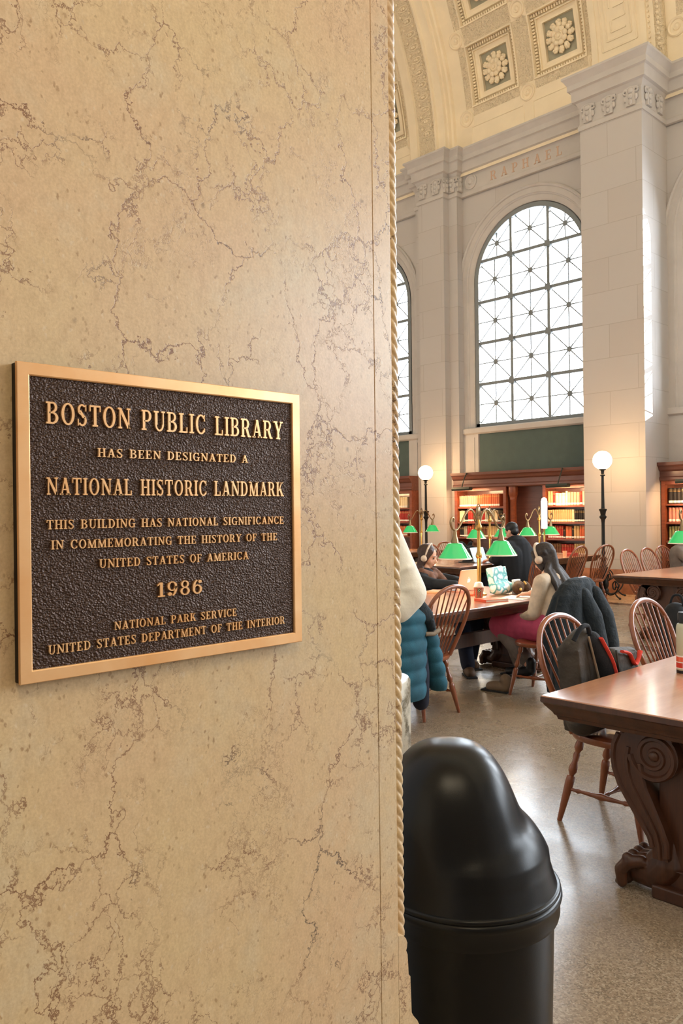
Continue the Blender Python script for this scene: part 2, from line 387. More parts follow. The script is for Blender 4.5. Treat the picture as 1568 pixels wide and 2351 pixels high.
prof = [(YE + .0005, .77), (1.114, .769), (1.122, .766), (1.129, .758), (1.1325, .749), (1.1315, .741), (1.129, .736), (1.133, .727), (1.1355, .689), (1.140, .684), (1.1425, .615), (1.148, .606), (1.158, .594), (1.168, .575), (1.176, .55), (1.178, .52), (1.178, 0), (YE + .0005, 0)]
struct('trim_3', MB().prism(prof, -1.30, XW, 'x'), 'marble', 'moulded marble base at the foot of the wall corner', 'trim', smooth=30)
# rest of the passage and the hall
struct('wall_passage_right', MB().box((1.9, -3.2, 0), (2.1, 1.3, 4.2)), 'stone', 'stone wall of the entrance passage', 'wall', smooth=0)
struct('wall_passage_back', MB().box((-1.3, -3.2, 0), (2.1, -3.0, 4.2)), 'stone', 'stone back wall of the entrance passage', 'wall', smooth=0)
struct('ceiling_passage', MB().box((-1.3, -3.2, 4.2), (2.1, 1.3, 4.4)), 'plaster', 'plaster ceiling of the entrance passage', 'ceiling', smooth=0)
struct('wall_near', MB().box((-24, .95, 0), (-1.30, 1.10, 9.7)).box((2.1, .95, 0), (20, 1.10, 9.7)).box((-1.3, .95, 4.4), (2.1, 1.10, 9.7)), 'stone', 'entrance wall of the reading hall', 'wall', smooth=0)
struct('wall_end_left', MB().box((-24.2, .9, 0), (-24, 15.6, 17)), 'stone', 'far left end wall of the hall', 'wall', smooth=0)
struct('wall_end_right', MB().box((20, .9, 0), (20.2, 15.6, 17)), 'stone', 'right end wall of the hall', 'wall', smooth=0)

# ---- window wall
HW = 1.42; ZS = 6.70; ZB = 3.42
def outline(xc, off, y, n=20):      # sill corner, jamb, arch, jamb, sill corner
    p = [(xc - HW - off, y, ZB)] + [(xc - HW - off, y, ZB + (ZS - ZB) * i / 4) for i in range(1, 4)]
    p += [(xc - (HW + off) * math.cos(PI * i / n), y, ZS + (HW + off) * math.sin(PI * i / n)) for i in range(n + 1)]
    p += [(xc + HW + off, y, ZB + (ZS - ZB) * i / 4) for i in (3, 2, 1)] + [(xc + HW + off, y, ZB)]
    return p
YF = 15.05
wallm = MB(); arch = []
def bay_wall(xc):
    m = MB(); x0, x1, z1 = xc - BAY / 2, xc + BAY / 2, 9.75
    inn = outline(xc, .36, YF); out = []
    for p in inn:
        if p[2] <= ZS: out.append((x0 if p[0] < xc else x1, YF, p[2]))
        else:
            dx, dz = p[0] - xc, p[2] - ZS
            tx = (BAY / 2) / abs(dx) if abs(dx) > 1e-6 else 1e9; tz = (z1 - ZS) / dz
            k = min(tx, tz); out.append((xc + dx * k, YF, ZS + dz * k))
    out[4] = (x0, YF, ZS); m.rings([inn, out], False, False)
    for sx in (x0, x1): m.add([(sx, YF, z1), (out[8][0] if sx == x0 else out[-9][0], YF, z1), (sx, YF, ZS + 1)], [(0, 1, 2)])
    m.box((x0, YF, 0), (x1, YF + .35, ZB))
    return m
def archivolt(xc):
    prof = [(.375, YF + .01), (.37, YF - .05), (.34, YF - .07), (.31, YF - .05), (.30, YF - .02), (.19, YF - .02), (.18, YF), (.16, YF + .01), (.15, YF + .03), (.05, YF + .045), (.03, YF + .06), (.02, YF + .13), (0, YF + .13), (0, YF + .30)]
    return MB().rings([outline(xc, o, y, 40) for o, y in prof], False, False)
wl = MB()
for k in (-1, 0, 1): wl.add(*(lambda b: (b.v, b.f))(bay_wall(WX + BAY * k)))
wl.box((-24, YF, 0), (WX - BAY * 1.5, YF + .3, 9.75)).box((WX + BAY * 1.5, YF, 0), (20, YF + .3, 9.75))
struct('wall_window', wl, 'stone', 'pale ashlar wall between the piers with arched windows', 'wall', smooth=0, fix=False)
sill_words = {-1: 'left of the far pier', 0: 'with three columns of panes', 1: 'right of the near pier'}
star_me = None
for wi, k in enumerate((0, -1, 1)):
    xc = WX + BAY * k
    struct('trim_%d' % (4 + wi), archivolt(xc), 'stone_plain', 'moulded stone arch around the window %s' % sill_words[k], 'trim', smooth=25)
    sl = MB().prism([(YF - .10, 3.30), (YF - .10, 3.40), (YF - .07, 3.42), (YF + .25, 3.42), (YF + .25, 3.27), (YF - .06, 3.27)], xc - 1.82, xc + 1.82, 'x')
    struct('trim_%d' % (8 + wi), sl, 'stone_plain', 'stone sill under the window %s' % sill_words[k], 'trim', smooth=0)
    pn = MB().box((xc - 1.28, YF - .02, 2.30), (xc + 1.40, YF + .02, 3.28))
    struct('trim_%d' % (12 + wi), pn, 'green_panel', 'dark green wall panel under the window %s' % sill_words[k], 'panel', smooth=0)
    fr = MB()
    for a, b in ((-1.80, -1.30), (1.42, 1.80)):
        fr.box((xc + a, YF - .05, 2.3), (xc + b, YF + .01, 3.27)); fr.box((xc + a + .07, YF - .035, 2.3), (xc + b - .10, YF - .065, 3.2))
    struct('trim_%d' % (16 + wi), fr, 'stone_plain', 'pale stone strips beside the green panel %s' % sill_words[k], 'trim', smooth=0)
    win = empty('window_%d' % (1 + wi), (xc, YG, ZB), 'tall arched metal window %s' % sill_words[k], 'window'); win['kind'] = 'structure'
    f = MB().rings([outline(xc, 0.01, YG - .06, 40), outline(xc, -.09, YG - .06, 40), outline(xc, -.09, YG + .06, 40), outline(xc, .01, YG + .06, 40)], False, False).box((xc - HW, YG - .06, ZB), (xc + HW, YG + .06, ZB + .09))
    part(f.build('window_frame', 'window_metal', smooth=20), win)
    for s in (-1, 1):
        part(MB().box((xc + s * .465 - .034, YG - .04, ZB), (xc + s * .465 + .034, YG + .04, ZS + 1.27)).build('mullion', 'window_metal', smooth=0), win)
    for z in (7.17, 6.25, 5.325, 4.40):
        h = 1.38 if z < ZS else math.sqrt(1.38 ** 2 - (z - ZS) ** 2)
        t_ = MB().box((xc - h, YG - .04, z - .034), (xc + h, YG + .04, z + .034))
        for s in (-1, 1): t_.lathe([(.03, -.075), (.075, -.05), (.075, .05), (.03, .075)], (0, 0, 0), 10) if False else t_.cbox((xc + s * .465, YG - .03, z), (.13, .09, .13))
        part(t_.build('transom', 'window_metal', smooth=0), win)
    part(MB().rings([outline(xc, -.05, YG + .045, 40)], False, False).add(outline(xc, -.05, YG + .045, 40), [tuple(range(len(outline(xc, 0, 0, 40))))]).build('pane', 'pane', smooth=0, fix=False), win)
    for ci, cxx in enumerate((-.92, 0, .92)):
        for ri in range(5):
            top = ri == 4
            zc = 3.95 + .922 * ri
            px = xc + cxx
            if top: zc = 7.62 if ci == 1 else 7.50; px = xc + cxx * .93
            if not top and star_me is not None:
                o = bpy.data.objects.new('grille_star', star_me); COL.objects.link(o); o.location = (px, YG, zc); part(o, win); continue
            g = MB(); g.ball((px, YG, zc), (.062, .03, .062), 10, 6)
            for q in range(8):
                a = q * PI / 4; dx, dz = math.cos(a), math.sin(a)
                L = .44 if q % 2 == 0 else .62
                if top:
                    L = .40 if q % 2 == 0 else .52
                    while L > .06 and (math.hypot(px + dx * L - xc, zc + dz * L - ZS) > 1.36 or zc + dz * L < 7.18 or abs(px + dx * L - xc - cxx) > .45): L -= .02
                g.tube([(px, YG, zc), (px + dx * L, YG, zc + dz * L)], .013, 5)
                if L > .1: g.obox((px + dx * .075, YG, zc + dz * .075), (.12, .02, .026), Matrix.Rotation(-a, 3, 'Y'))
            o = g.build('grille_star', 'window_metal', loc=(px, YG, zc), smooth=0)
            if not top: star_me = o.data
            part(o, win)

# ---- piers, entablature
def pier(name, x0, x1, y0, label):
    p = struct(name, MB().box((x0, y0, .44), (x1, YF + .02, 8.74)), 'stone', label, 'pier', smooth=0)
    return p
pier('wall_pier_near', -8.0, -6.783, 14.05, 'deep stone pier behind the nearer globe lamp')
pier('wall_pier_far', -12.55, -11.80, 14.64, 'stone pier behind the farther globe lamp')
struct('wall_pilaster_far', MB().box((-12.80, 14.83, .44), (-11.56, YF + .02, 8.74)), 'stone', 'stepped pilaster behind the far pier', 'pilaster', smooth=0)
def skirt(x0, x1, y0):
    pr = [(0, 0), (.07, 0), (.07, .30), (.05, .36), (.03, .40), (.015, .44), (0, .44)]
    m = MB().rings([[(x0 - o, YF, z), (x0 - o, y0 - o, z), (x1 + o, y0 - o, z), (x1 + o, YF, z)] for o, z in pr], False, False)
    return m
struct('baseboard_pier_near', skirt(-8.0, -6.783, 14.05), 'red_marble', 'reddish marble skirting around the near pier', 'baseboard', smooth=30)
struct('baseboard_pier_far', skirt(-12.80, -11.56, 14.64), 'red_marble', 'reddish marble skirting around the far pier', 'baseboard', smooth=30)
path = [(-24, 15.0), (-12.80, 15.0), (-12.80, 14.83), (-12.55, 14.83), (-12.55, 14.64), (-11.80, 14.64), (-11.80, 14.83), (-11.56, 14.83), (-11.56, 15.0), (-8.0, 15.0), (-8.0, 14.05), (-6.783, 14.05), (-6.783, 15.0), (20, 15.0)]
def sweep(path, prof):
    P = [Vector(p) for p in path]; rings = []
    nrm = []
    for i in range(len(P) - 1):
        d = (P[i + 1] - P[i]).normalized(); nrm.append(Vector((d.y, -d.x)))
    rows = []
    for o, z in prof:
        row = []
        for i, p in enumerate(P):
            a = nrm[max(i - 1, 0)]; b = nrm[min(i, len(nrm) - 1)]
            q = p + (a * o if a == b else (a + b) * o)
            row.append((q.x, q.y, z))
        rows.append(row)
    return MB().rings(rows, False, False)
E1 = [(-.03, 8.69), (.02, 8.70), (.03, 8.73), (.03, 8.78), (.015, 8.80), (.005, 8.83), (.005, 9.12), (.02, 9.14), (.04, 9.19), (.06, 9.22), (.11, 9.24), (.115, 9.40), (.13, 9.43), (.17, 9.45), (.17, 9.55), (.19, 9.58), (.215, 9.63), (.25, 9.66), (.25, 9.70), (-.3, 9.72)]
struct('trim_20', sweep(path, E1), 'stone_plain', 'moulded stone entablature running along the window wall', 'entablature', smooth=25)
# carved consoles in the frieze of the piers
cv = MB()
def console(x, y, ax):
    t_ = MB()
    t_.box((-.085, -.05, -.17), (.085, 0, .15))
    for s in (-1, 1):
        t_.tube([(s * .10 + .035 * math.cos(a), -.03, .09 + .035 * math.sin(a)) for a in [i * PI / 4 for i in range(9)]], .02, 6)
        t_.ball((s * .10, -.03, -.03), (.035, .03, .06), 8, 6)
    for i in range(3): t_.ball((0, -.055, .09 - .10 * i), (.06 - .01 * i, .03, .05), 8, 6)
    t_.tube([(-.13, -.02, .14), (0, -.05, .15), (.13, -.02, .14)], .02, 6)
    return t_.xf(Matrix.Translation((x, y, 8.98)) @ Matrix.Rotation(ax, 4, 'Z'))
for x in (-7.82, -7.40, -6.97): b = console(x, 14.05, 0); cv.add(b.v, b.f)
for y in (14.28, 14.72): b = console(-6.783, y, PI / 2); cv.add(b.v, b.f)
for x in (-12.40, -12.0): b = console(x, 14.64, 0); cv.add(b.v, b.f)
b = console(-11.68, 14.83, 0); cv.add(b.v, b.f)
for y in (14.73,): b = console(-11.80, y, PI / 2); cv.add(b.v, b.f)
b = console(-11.56, 14.92, PI / 2); cv.add(b.v, b.f)
struct('trim_21', cv, 'stone_plain', 'carved leaf consoles in the frieze at the pier tops', 'carving', smooth=40)
md = MB()
for x in (-11.28, -8.35): md.rings([[(x + r * math.cos(a), y, 8.99 + r * math.sin(a)) for a in [i * PI / 12 for i in range(24)]] for r, y in ((.17, 15.0), (.17, 14.97), (.14, 14.95), (.12, 14.98), (.07, 14.98), (.05, 14.95), (.01, 14.94))])
struct('trim_22', md, 'stone_plain', 'round carved medallions at the ends of the frieze', 'carving', smooth=30)

# ---- barrel vault: x along the hall, s = arc length above the springing
RV = 6.9; YV = 8.05; ZV = 9.65
def vp(x, s, d=0.0):     # d > 0 pushes into the room
    r = RV - d; a = s / RV
    return (x, YV + r * math.cos(a), ZV + r * math.sin(a))
C0 = empty('ceiling', (WX, YV, 16), 'coffered cream barrel vault with rosettes', 'ceiling'); C0['kind'] = 'structure'
SB, SP, XP = .74, 1.66, 1.6
SMAX = PI * RV
def sq(xc, sc, h, hs, d, n=6):
    pts = []
    for a, b in (((-1, -1), (1, -1)), ((1, -1), (1, 1)), ((1, 1), (-1, 1)), ((-1, 1), (-1, -1))):
        for i in range(n):
            u = i / n; pts.append(vp(xc + h * (a[0] + (b[0] - a[0]) * u), sc + hs * (a[1] + (b[1] - a[1]) * u), d))
    return pts
ros_me = med_me = None
plain = MB(); n_rows = 3
def strip(m, x0, x1, s0, s1, d=0, n=8):
    m.rings([[vp(x0, s0 + (s1 - s0) * i / n, d) for i in range(n + 1)], [vp(x1, s0 + (s1 - s0) * i / n, d) for i in range(n + 1)]], False, False)
smax_c = SB + SP * n_rows
for k in (-1, 0, 1):
    bx = WX + BAY * k + .16
    xl, xr = bx - XP, bx + XP
    strip(plain, xl - .4, xr + .4, 0, SB)
    for lx in (xl, bx):   # sunk plain panels of the lowest band
        fx = MB()
        a0, a1, s0, s1 = lx + .12, lx + XP - .12, .10, .52
        for q0, q1 in (((a0, s0), (a1, s0)), ((a1, s0), (a1, s1)), ((a1, s1), (a0, s1)), ((a0, s1), (a0, s0))):
            fx.tube([vp(q0[0] + (q1[0] - q0[0]) * i / 4, q0[1] + (q1[1] - q0[1]) * i / 4, .0) for i in range(5)], .018, 6)
        part(fx.build('panel_moulding', 'plaster'), C0)
    for c in (-.5, .5):
        for r_ in range(n_rows):
            xc, sc = bx + c * XP, SB + SP * (r_ + .5)
            cof = MB().rings([sq(xc, sc, *a) for a in ((.615, .645, .0), (.615, .645, .03), (.585, .615, .03), (.585, .615, -.12), (.50, .53, -.12), (.48, .51, -.05), (.46, .49, -.05), (.46, .49, -.10), (.40, .43, -.11), (.37, .40, -.10), (.35, .38, -.10), (.35, .38, -.19))], True, False)
            co = part(cof.build('coffer', 'plaster', smooth=25), C0)
            band = MB().rings([sq(xc, sc, XP / 2, SP / 2, 0), sq(xc, sc, .615, .645, 0)], True, False)
            part(band.build('coffer_band', 'plaster_relief', smooth=40), C0)
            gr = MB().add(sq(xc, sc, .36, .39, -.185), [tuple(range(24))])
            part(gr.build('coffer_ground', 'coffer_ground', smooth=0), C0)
            ds = MB()
            for side in range(4):
                nn = 19
                for i in range(nn):
                    u = -1 + 2 * (i + .5) / nn
                    px, ps = ((u * .57, -.575), (.545, u * .60), (u * .57, .575), (-.545, u * .60))[side]
                    P = Vector(vp(xc + px, sc + ps, -.085)); a = (sc + ps) / RV
                    ds.obox(P, (.034 if side % 2 == 0 else .06, .06, .06 if side % 2 == 0 else .034), Matrix.Rotation(a, 3, 'X'))
            part(ds.build('dentils', 'plaster', smooth=0), C0)
            a = sc / RV
            mt = Matrix.Translation(vp(xc, sc, -.18)) @ Matrix.Rotation(a, 4, 'X') @ Matrix.Rotation(PI / 2, 4, 'X')
            if ros_me is None:      # rosette facing +z
                g = MB()
                for q in range(12):
                    a_ = q * PI / 6; g.add(*(lambda b: (b.v, b.f))(MB().ball((.235, .0, .05), (.085, .062, .045), 10, 6).ball((.285, .03, .07), (.035, .032, .035), 8, 6).ball((.285, -.03, .07), (.035, .032, .035), 8, 6).ball((.305, 0, .06), (.03, .03, .03), 8, 6).xf(Matrix.Rotation(a_, 4, 'Z'))))
                for q in range(8):
                    a_ = q * PI / 4 + .2; g.add(*(lambda b: (b.v, b.f))(MB().ball((.135, 0, .105), (.055, .066, .04), 10, 6).xf(Matrix.Rotation(a_, 4, 'Z'))))
                g.lathe([(.15, .0), (.15, .06), (.10, .09), (.085, .14), (.07, .15), (.055, .13), (.04, .13), (.03, .16), (.001, .17)], n=20)
                ro = g.build('rosette', 'plaster', smooth=50); ros_me = ro.data
            else:
                ro = bpy.data.objects.new('rosette', ros_me); COL.objects.link(ro)
            ro.parent = C0; ro.matrix_basis = Matrix.Translation(-Vector(C0.location)) @ mt
    for cx in (xl, bx, xr):
        for r_ in range(n_rows + 1):
            s = SB + SP * r_
            mt = Matrix.Translation(vp(cx, s, 0)) @ Matrix.Rotation(s / RV, 4, 'X') @ Matrix.Rotation(PI / 2, 4, 'X')
            if med_me is None:
                g = MB().lathe([(.175, -.02), (.175, .03), (.155, .045), (.13, .03), (.12, .01), (.075, .01), (.06, .035), (.04, .02), (.02, .035), (.001, .04)], n=24)
                g.add(*(lambda b: (b.v, b.f))(MB().box((-.19, -.19, -.02), (.19, .19, .004))))
                mo = g.build('medallion', 'plaster', smooth=30); med_me = mo.data
            else: mo = bpy.data.objects.new('medallion', med_me); COL.objects.link(mo)
            mo.parent = C0; mo.matrix_basis = Matrix.Translation(-Vector(C0.location)) @ mt
    strip(plain, xl - .4, xl, SB, smax_c, 0, 12); strip(plain, xr, xr + .4, SB, smax_c, 0, 12)
    strip(plain, bx - BAY / 2, bx + BAY / 2, smax_c, SMAX, 0, 40)
for x0, x1 in ((-24, WX + .16 - 1.5 * BAY), (WX + .16 + 1.5 * BAY, 20)): strip(plain, x0, x1, 0, SMAX, 0, 48)
strip(plain, WX + .16 - BAY * 1.5, WX + .16 + BAY * 1.5, -.5, 0, 0, 2)
for k in (-1, 0, 1, 2):
    xx = WX + .16 + BAY * (k - .5); strip(plain, xx - .45, xx + .45, 0, smax_c, 0, 12)
shell = MB(); RV += .45; strip(shell, -24, 20, -1.2, SMAX * 1.08, 0, 48); RV -= .45  # unseen outer shell added to stop sky light leaking through vault gaps
shell.add([(-24, YV + RV + .5, 9), (20, YV + RV + .5, 9), (20, YF + .3, 9.7), (-24, YF + .3, 9.7)], [(0, 1, 2, 3)])
part(shell.build('vault_backing', 'plaster', smooth=0, fix=False), C0)
part(plain.build('vault', 'plaster', smooth=0, fix=False), C0)
pb = bpy.data.objects[-1] if False else None
def rib(name, prof, s0=.0, s1=12.0, mat='plaster', n=60):
    m = MB().rings([[vp(x, s0 + (s1 - s0) * i / n, d) for x, d in prof] for i in range(n + 1)], False, False)
    return part(m.build(name, mat, smooth=20, fix=False), C0)
# ornate rib over the far pier
XA, XB = -12.95, -11.62
rib('vault_rib', [(XA, 0), (XA, .10), (XA + .06, .14), (XA + .10, .10), (XA + .14, .24), (XA + .34, .24), (XA + .36, .30), (XA + .40, .30), (XA + .42, .24)])
rib('rib_ornament', [(XA + .42, .24), (XA + .44, .22), (XB - .44, .22), (XB - .42, .24)], mat='plaster_relief')
rib('vault_rib', [(XB - .42, .24), (XB - .40, .30), (XB - .36, .30), (XB - .34, .24), (XB - .14, .24), (XB - .12, .18), (XB - .08, .18), (XB - .06, .10), (XB - .02, .08), (XB, 0)])
gd = MB()
for i in range(46):
    s = .7 + i * .14
    for dx in ((-.10, .10) if i % 2 else (-.02, .02)):
        gd.ball(vp((XA + XB) / 2 + dx * 1.3, s, .235), .035, 8, 5)
    a = [vp((XA + XB) / 2 + .15 * math.cos(q * PI / 4), s + .06 * math.sin(q * PI / 4), .225) for q in range(9)]
    if i % 2 == 0: gd.tube(a, .014, 5)
part(gd.build('rib_guilloche', 'plaster', smooth=40), C0)
# panelled rib over the near pier
XA, XB = -8.12, -6.70
rib('vault_rib', [(XA, 0), (XA, .16), (XA + .12, .16), (XA + .13, .13), (XA + 1.0, .13), (XA + 1.01, .17), (XA + 1.12, .17), (XA + 1.13, .14)])
rib('vault_rib', [(XA + 1.13, .14), (XA + 1.20, .14), (XA + 1.21, .18), (XB - .14, .18)])
rib('rib_ornament', [(XB - .14, .18), (XB - .13, .15), (XB - .02, .15), (XB, .12), (XB, 0)], mat='plaster_relief')
gd = MB()
for i in range(60):
    s = .5 + i * .095; gd.ball(vp(XB - .08, s, .155), .032, 6, 5); gd.ball(vp(XA + 1.165, s, .15), .022, 6, 5)
part(gd.build('rib_beads', 'plaster', smooth=40), C0)
km = MB()
def fret(a0, a1, s0, s1):
    for q0, q1 in (((a0, s0), (a1, s0)), ((a1, s0), (a1, s1)), ((a1, s1), (a0, s1)), ((a0, s1), (a0, s0))):
        km.tube([vp(q0[0] + (q1[0] - q0[0]) * i / 4, q0[1] + (q1[1] - q0[1]) * i / 4, .135) for i in range(5)], .02, 5)
fret(XA + .22, XA + .92, .18, .62)
for i in range(5):
    s = .80 + i * 1.3; fret(XA + .22, XA + .92, s, s + 1.15); fret(XA + .32, XA + .82, s + .16, s + .99)
    for j in range(3):
        s_ = s + .30 + .22 * j; km.tube([vp(XA + .42 + .04 * j, s_, .14), vp(XA + .72, s_, .14)], .018, 5); km.tube([vp(XA + (.72 if j % 2 else .42), s_, .14), vp(XA + (.72 if j % 2 else .42), s_ + .2, .14)], .018, 5)
part(km.build('rib_fret', 'plaster', smooth=0), C0)
# ================================================================ slab-serif lettering
T_, TH, SV, SH = .17, .085, .085, .09      # stem, thin stroke, serif thickness, serif overhang
def rect(x0, y0, x1, y1): return [(x0, y0), (x1, y0), (x1, y1), (x0, y1)]
def ser(x, y, w=T_):    # serif bar under / over a stem that starts at x
    return rect(x - SH, y, x + w + SH, y + SV)
def stem(x, lo=True, hi=True, w=T_, y0=0, y1=1):
    p = [rect(x, y0, x + w, y1)]
    if lo: p.append(ser(x, y0, w))
    if hi: p.append(ser(x, y1 - SV, w))
    return p
def bowl(cx, cy, rx, ry, a0, a1, tx, ty, n=16):     # elliptical stroke, thick at the sides
    po, pi = [], []
    for i in range(n + 1):
        a = R(a0 + (a1 - a0) * i / n); c, s = math.cos(a), math.sin(a)
        po.append((cx + rx * c, cy + ry * s)); pi.append((cx + (rx - tx) * c, cy + (ry - ty) * s))
    return [[po[i], po[i + 1], pi[i + 1], pi[i]] for i in range(n)]
def dia(x0, y0, x1, y1, w): return [(x0, y0), (x0 + w, y0), (x1 + w, y1), (x1, y1)]
GL = {}
GL['I'] = (.36, stem(.095))
GL['H'] = (.86, stem(.10) + stem(.59) + [rect(.2, .47, .65, .55)])
GL['L'] = (.68, stem(.10) + [rect(.1, 0, .62, SV), rect(.55, 0, .63, .30)])
GL['E'] = (.72, stem(.10) + [rect(.1, 0, .63, SV), rect(.1, 1 - SV, .61, 1), rect(.57, 0, .65, .28), rect(.55, .74, .63, 1), rect(.2, .47, .45, .54), rect(.42, .38, .48, .63)])
GL['F'] = (.68, stem(.10) + [rect(.1, 1 - SV, .61, 1), rect(.55, .72, .63, 1), rect(.2, .47, .45, .54), rect(.42, .38, .48, .63)])
GL['T'] = (.76, [rect(.295, 0, .295 + T_, 1), ser(.295, 0), rect(.04, 1 - SV, .72, 1), rect(.03, .70, .10, 1), rect(.66, .70, .73, 1)])
GL['N'] = (.88, stem(.13, True, False, TH) + stem(.70, False, True, TH) + [rect(.02, 1 - SV, .2, 1), dia(.66, 0, .05, 1, .2)])
GL['M'] = (1.04, stem(.12, True, False, TH) + stem(.78, True, False, T_) + [rect(.02, 1 - SV, .2, 1), rect(.78, 1 - SV, 1.03, 1), dia(.43, 0, .08, 1, .19), dia(.44, 0, .80, 1, .09)])
GL['A'] = (.86, [dia(.12, 0, .40, 1, .09), dia(.60, 0, .33, 1, .2), rect(.24, .28, .66, .35), ser(.12, 0, .09), ser(.60, 0, .18)])
GL['V'] = (.86, [dia(.35, 0, .08, 1, .2), dia(.42, 0, .68, 1, .09), ser(.09, 1 - SV, .18), ser(.68, 1 - SV, .09)])
GL['Y'] = (.84, [rect(.33, 0, .33 + T_, .45), ser(.33, 0), dia(.33, .42, .07, 1, .2), dia(.43, .42, .66, 1, .09), ser(.08, 1 - SV, .18), ser(.66, 1 - SV, .09)])
GL['K'] = (.88, stem(.10) + [dia(.25, .38, .60, 1, .11), dia(.60, 0, .34, .55, .21), ser(.62, 0, .17), ser(.60, 1 - SV, .11)])
GL['D'] = (.82, stem(.10, False, False) + [rect(.01, 0, .36, SV), rect(.01, 1 - SV, .36, 1)] + bowl(.34, .5, .43, .5, -90, 90, T_, SV))
GL['P'] = (.74, stem(.10, True, False) + [rect(.01, 1 - SV, .38, 1), rect(.2, .42, .38, .50)] + bowl(.38, .71, .32, .29, -90, 90, T_, .08))
GL['R'] = (.84, stem(.10, True, False) + [rect(.01, 1 - SV, .38, 1), rect(.2, .44, .40, .52)] + bowl(.38, .72, .32, .28, -90, 90, T_, .08) + [dia(.58, .0, .36, .5, .2), rect(.58, 0, .84, SV)])
GL['B'] = (.78, stem(.10, False, False) + [rect(.01, 0, .38, SV), rect(.01, 1 - SV, .38, 1), rect(.2, .47, .40, .55)] + bowl(.38, .755, .29, .245, -90, 90, .15, .08) + bowl(.38, .275, .35, .275, -90, 90, T_, .08))
GL['O'] = (.86, bowl(.43, .5, .40, .515, 0, 360, T_, .085, 36))
GL['C'] = (.80, bowl(.43, .5, .40, .515, 42, 318, T_, .085, 30) + [rect(.66, .66, .735, 1.0), rect(.66, .10, .73, .30)])
GL['G'] = (.86, bowl(.43, .5, .40, .515, 42, 325, T_, .085, 30) + [rect(.66, .66, .735, 1.0), rect(.60, 0, .75, .45), rect(.50, .40, .84, .47)])
GL['S'] = (.66, bowl(.33, .745, .27, .265, 40, 250, .13, .085, 18) + bowl(.33, .255, .28, .27, 215, 430, .14, .085, 18) + [dia(.36, .36, .07, .72, .2), rect(.53, .68, .59, 1.0), rect(.06, .0, .12, .32)])
GL['U'] = (.86, [rect(.12, .3, .12 + T_, 1), rect(.66, .3, .74, 1), ser(.12, 1 - SV), ser(.66, 1 - SV, .08)] + bowl(.43, .34, .31, .355, 180, 360, .12, .09, 18))
GL['1'] = (.52, [rect(.2, 0, .38, 1), rect(.06, 0, .52, SV), [(.04, .74), (.2, .86), (.2, 1), (.04, .84)]])
GL['9'] = (.72, bowl(.36, .68, .31, .335, 0, 360, .15, .08, 28) + bowl(.32, .55, .35, .56, -80, 15, .16, .09, 12) + bowl(.20, .14, .13, .13, 0, 360, .12, .12, 12))
GL['6'] = (.72, bowl(.36, .32, .31, .335, 0, 360, .15, .08, 28) + bowl(.40, .45, .35, .56, 100, 195, .16, .09, 12) + bowl(.54, .86, .12, .12, 0, 360, .11, .11, 12))
GL['8'] = (.72, bowl(.36, .755, .26, .26, 0, 360, .13, .075, 24) + bowl(.36, .27, .31, .285, 0, 360, .15, .08, 24))
GL[' '] = (.52, [])
def line(txt, u0, u1, z0, h, depth, track=.10, place=None):
    adv = 0; items = []
    for ch in txt:
        wd, polys = GL[ch]; items.append((adv, polys)); adv += wd + track
    adv -= track; k = (u1 - u0) / adv; m = MB()
    for a, polys in items:
        for j, p in enumerate(polys):
            q = [(u0 + (a + x) * k, z0 + y * h) for x, y in p]
            d = depth + .00004 * (j % 3)
            m.rings([[place(u, z, 0) for u, z in q], [place(u, z, d * .75) for u, z in q], [place(u * .97 + .03 * sum(e[0] for e in q) / len(q), z * .97 + .03 * sum(e[1] for e in q) / len(q), d) for u, z in q]])
    return m
# ---------------------------------------------------------------- plaque
PX = -1.0
pq = empty('plaque', (XW, .6385, 1.541), 'bronze landmark plaque with raised lettering on the veined marble wall', 'plaque')
Y0, Y1, Z0, Z1 = .409, .868, 1.3415, 1.7405
part(MB().box((XW, Y0 + .001, Z0 + .001), (PX - .004, Y1 - .001, Z1 - .001)).build('backing_plate', 'bronze_edge', smooth=0), pq)
part(MB().box((PX - .006, Y0 + .014, Z0 + .013), (PX - .0035, Y1 - .014, Z1 - .013)).build('textured_ground', 'bronze_ground', smooth=0), pq)
fr = MB()
def loop(d, x): return [(x, Y0 + d, Z0 + d), (x, Y1 - d, Z0 + d), (x, Y1 - d, Z1 - d), (x, Y0 + d, Z1 - d)]
fr.rings([loop(0, PX - .005), loop(0, PX - .0006), loop(.0008, PX), loop(.0145, PX), loop(.016, PX - .001), loop(.0165, PX - .006)], True, False)
part(fr.build('border', 'bronze_polished', smooth=0), pq)
pl_ = lambda u, z, d: (PX - .0045 + d, u, z)
for txt, u0, u1, z0, h in (
    ('BOSTON PUBLIC LIBRARY', .4455, .8325, 1.666, .0280), ('HAS BEEN DESIGNATED A', .5150, .7630, 1.6265, .0117),
    ('NATIONAL HISTORIC LANDMARK', .4450, .8330, 1.5760, .0222), ('THIS BUILDING HAS NATIONAL SIGNIFICANCE', .4445, .8325, 1.5324, .0118),
    ('IN COMMEMORATING THE HISTORY OF THE', .4505, .8187, 1.5068, .0115), ('UNITED STATES OF AMERICA', .5155, .7618, 1.4797, .0116),
    ('1986', .6016, .6778, 1.4343, .0202), ('NATIONAL PARK SERVICE', .5364, .7384, 1.3955, .0112), ('UNITED STATES DEPARTMENT OF THE INTERIOR', .4449, .8318, 1.3743, .0117)):
    part(line(txt, u0, u1, z0, h, .0042, place=pl_).build('lettering', 'bronze_polished', smooth=0), pq)
# carved name in the frieze above the window
fz = line('RAPHAEL', -10.75, -8.95, 8.86, .20, .012, track=.55, place=lambda u, z, d: (u, 15.001 - d, z)).build('trim_23', 'frieze_letter', smooth=0)
tag(fz, 'carved name in the frieze above the arched window', 'lettering', kind='structure')

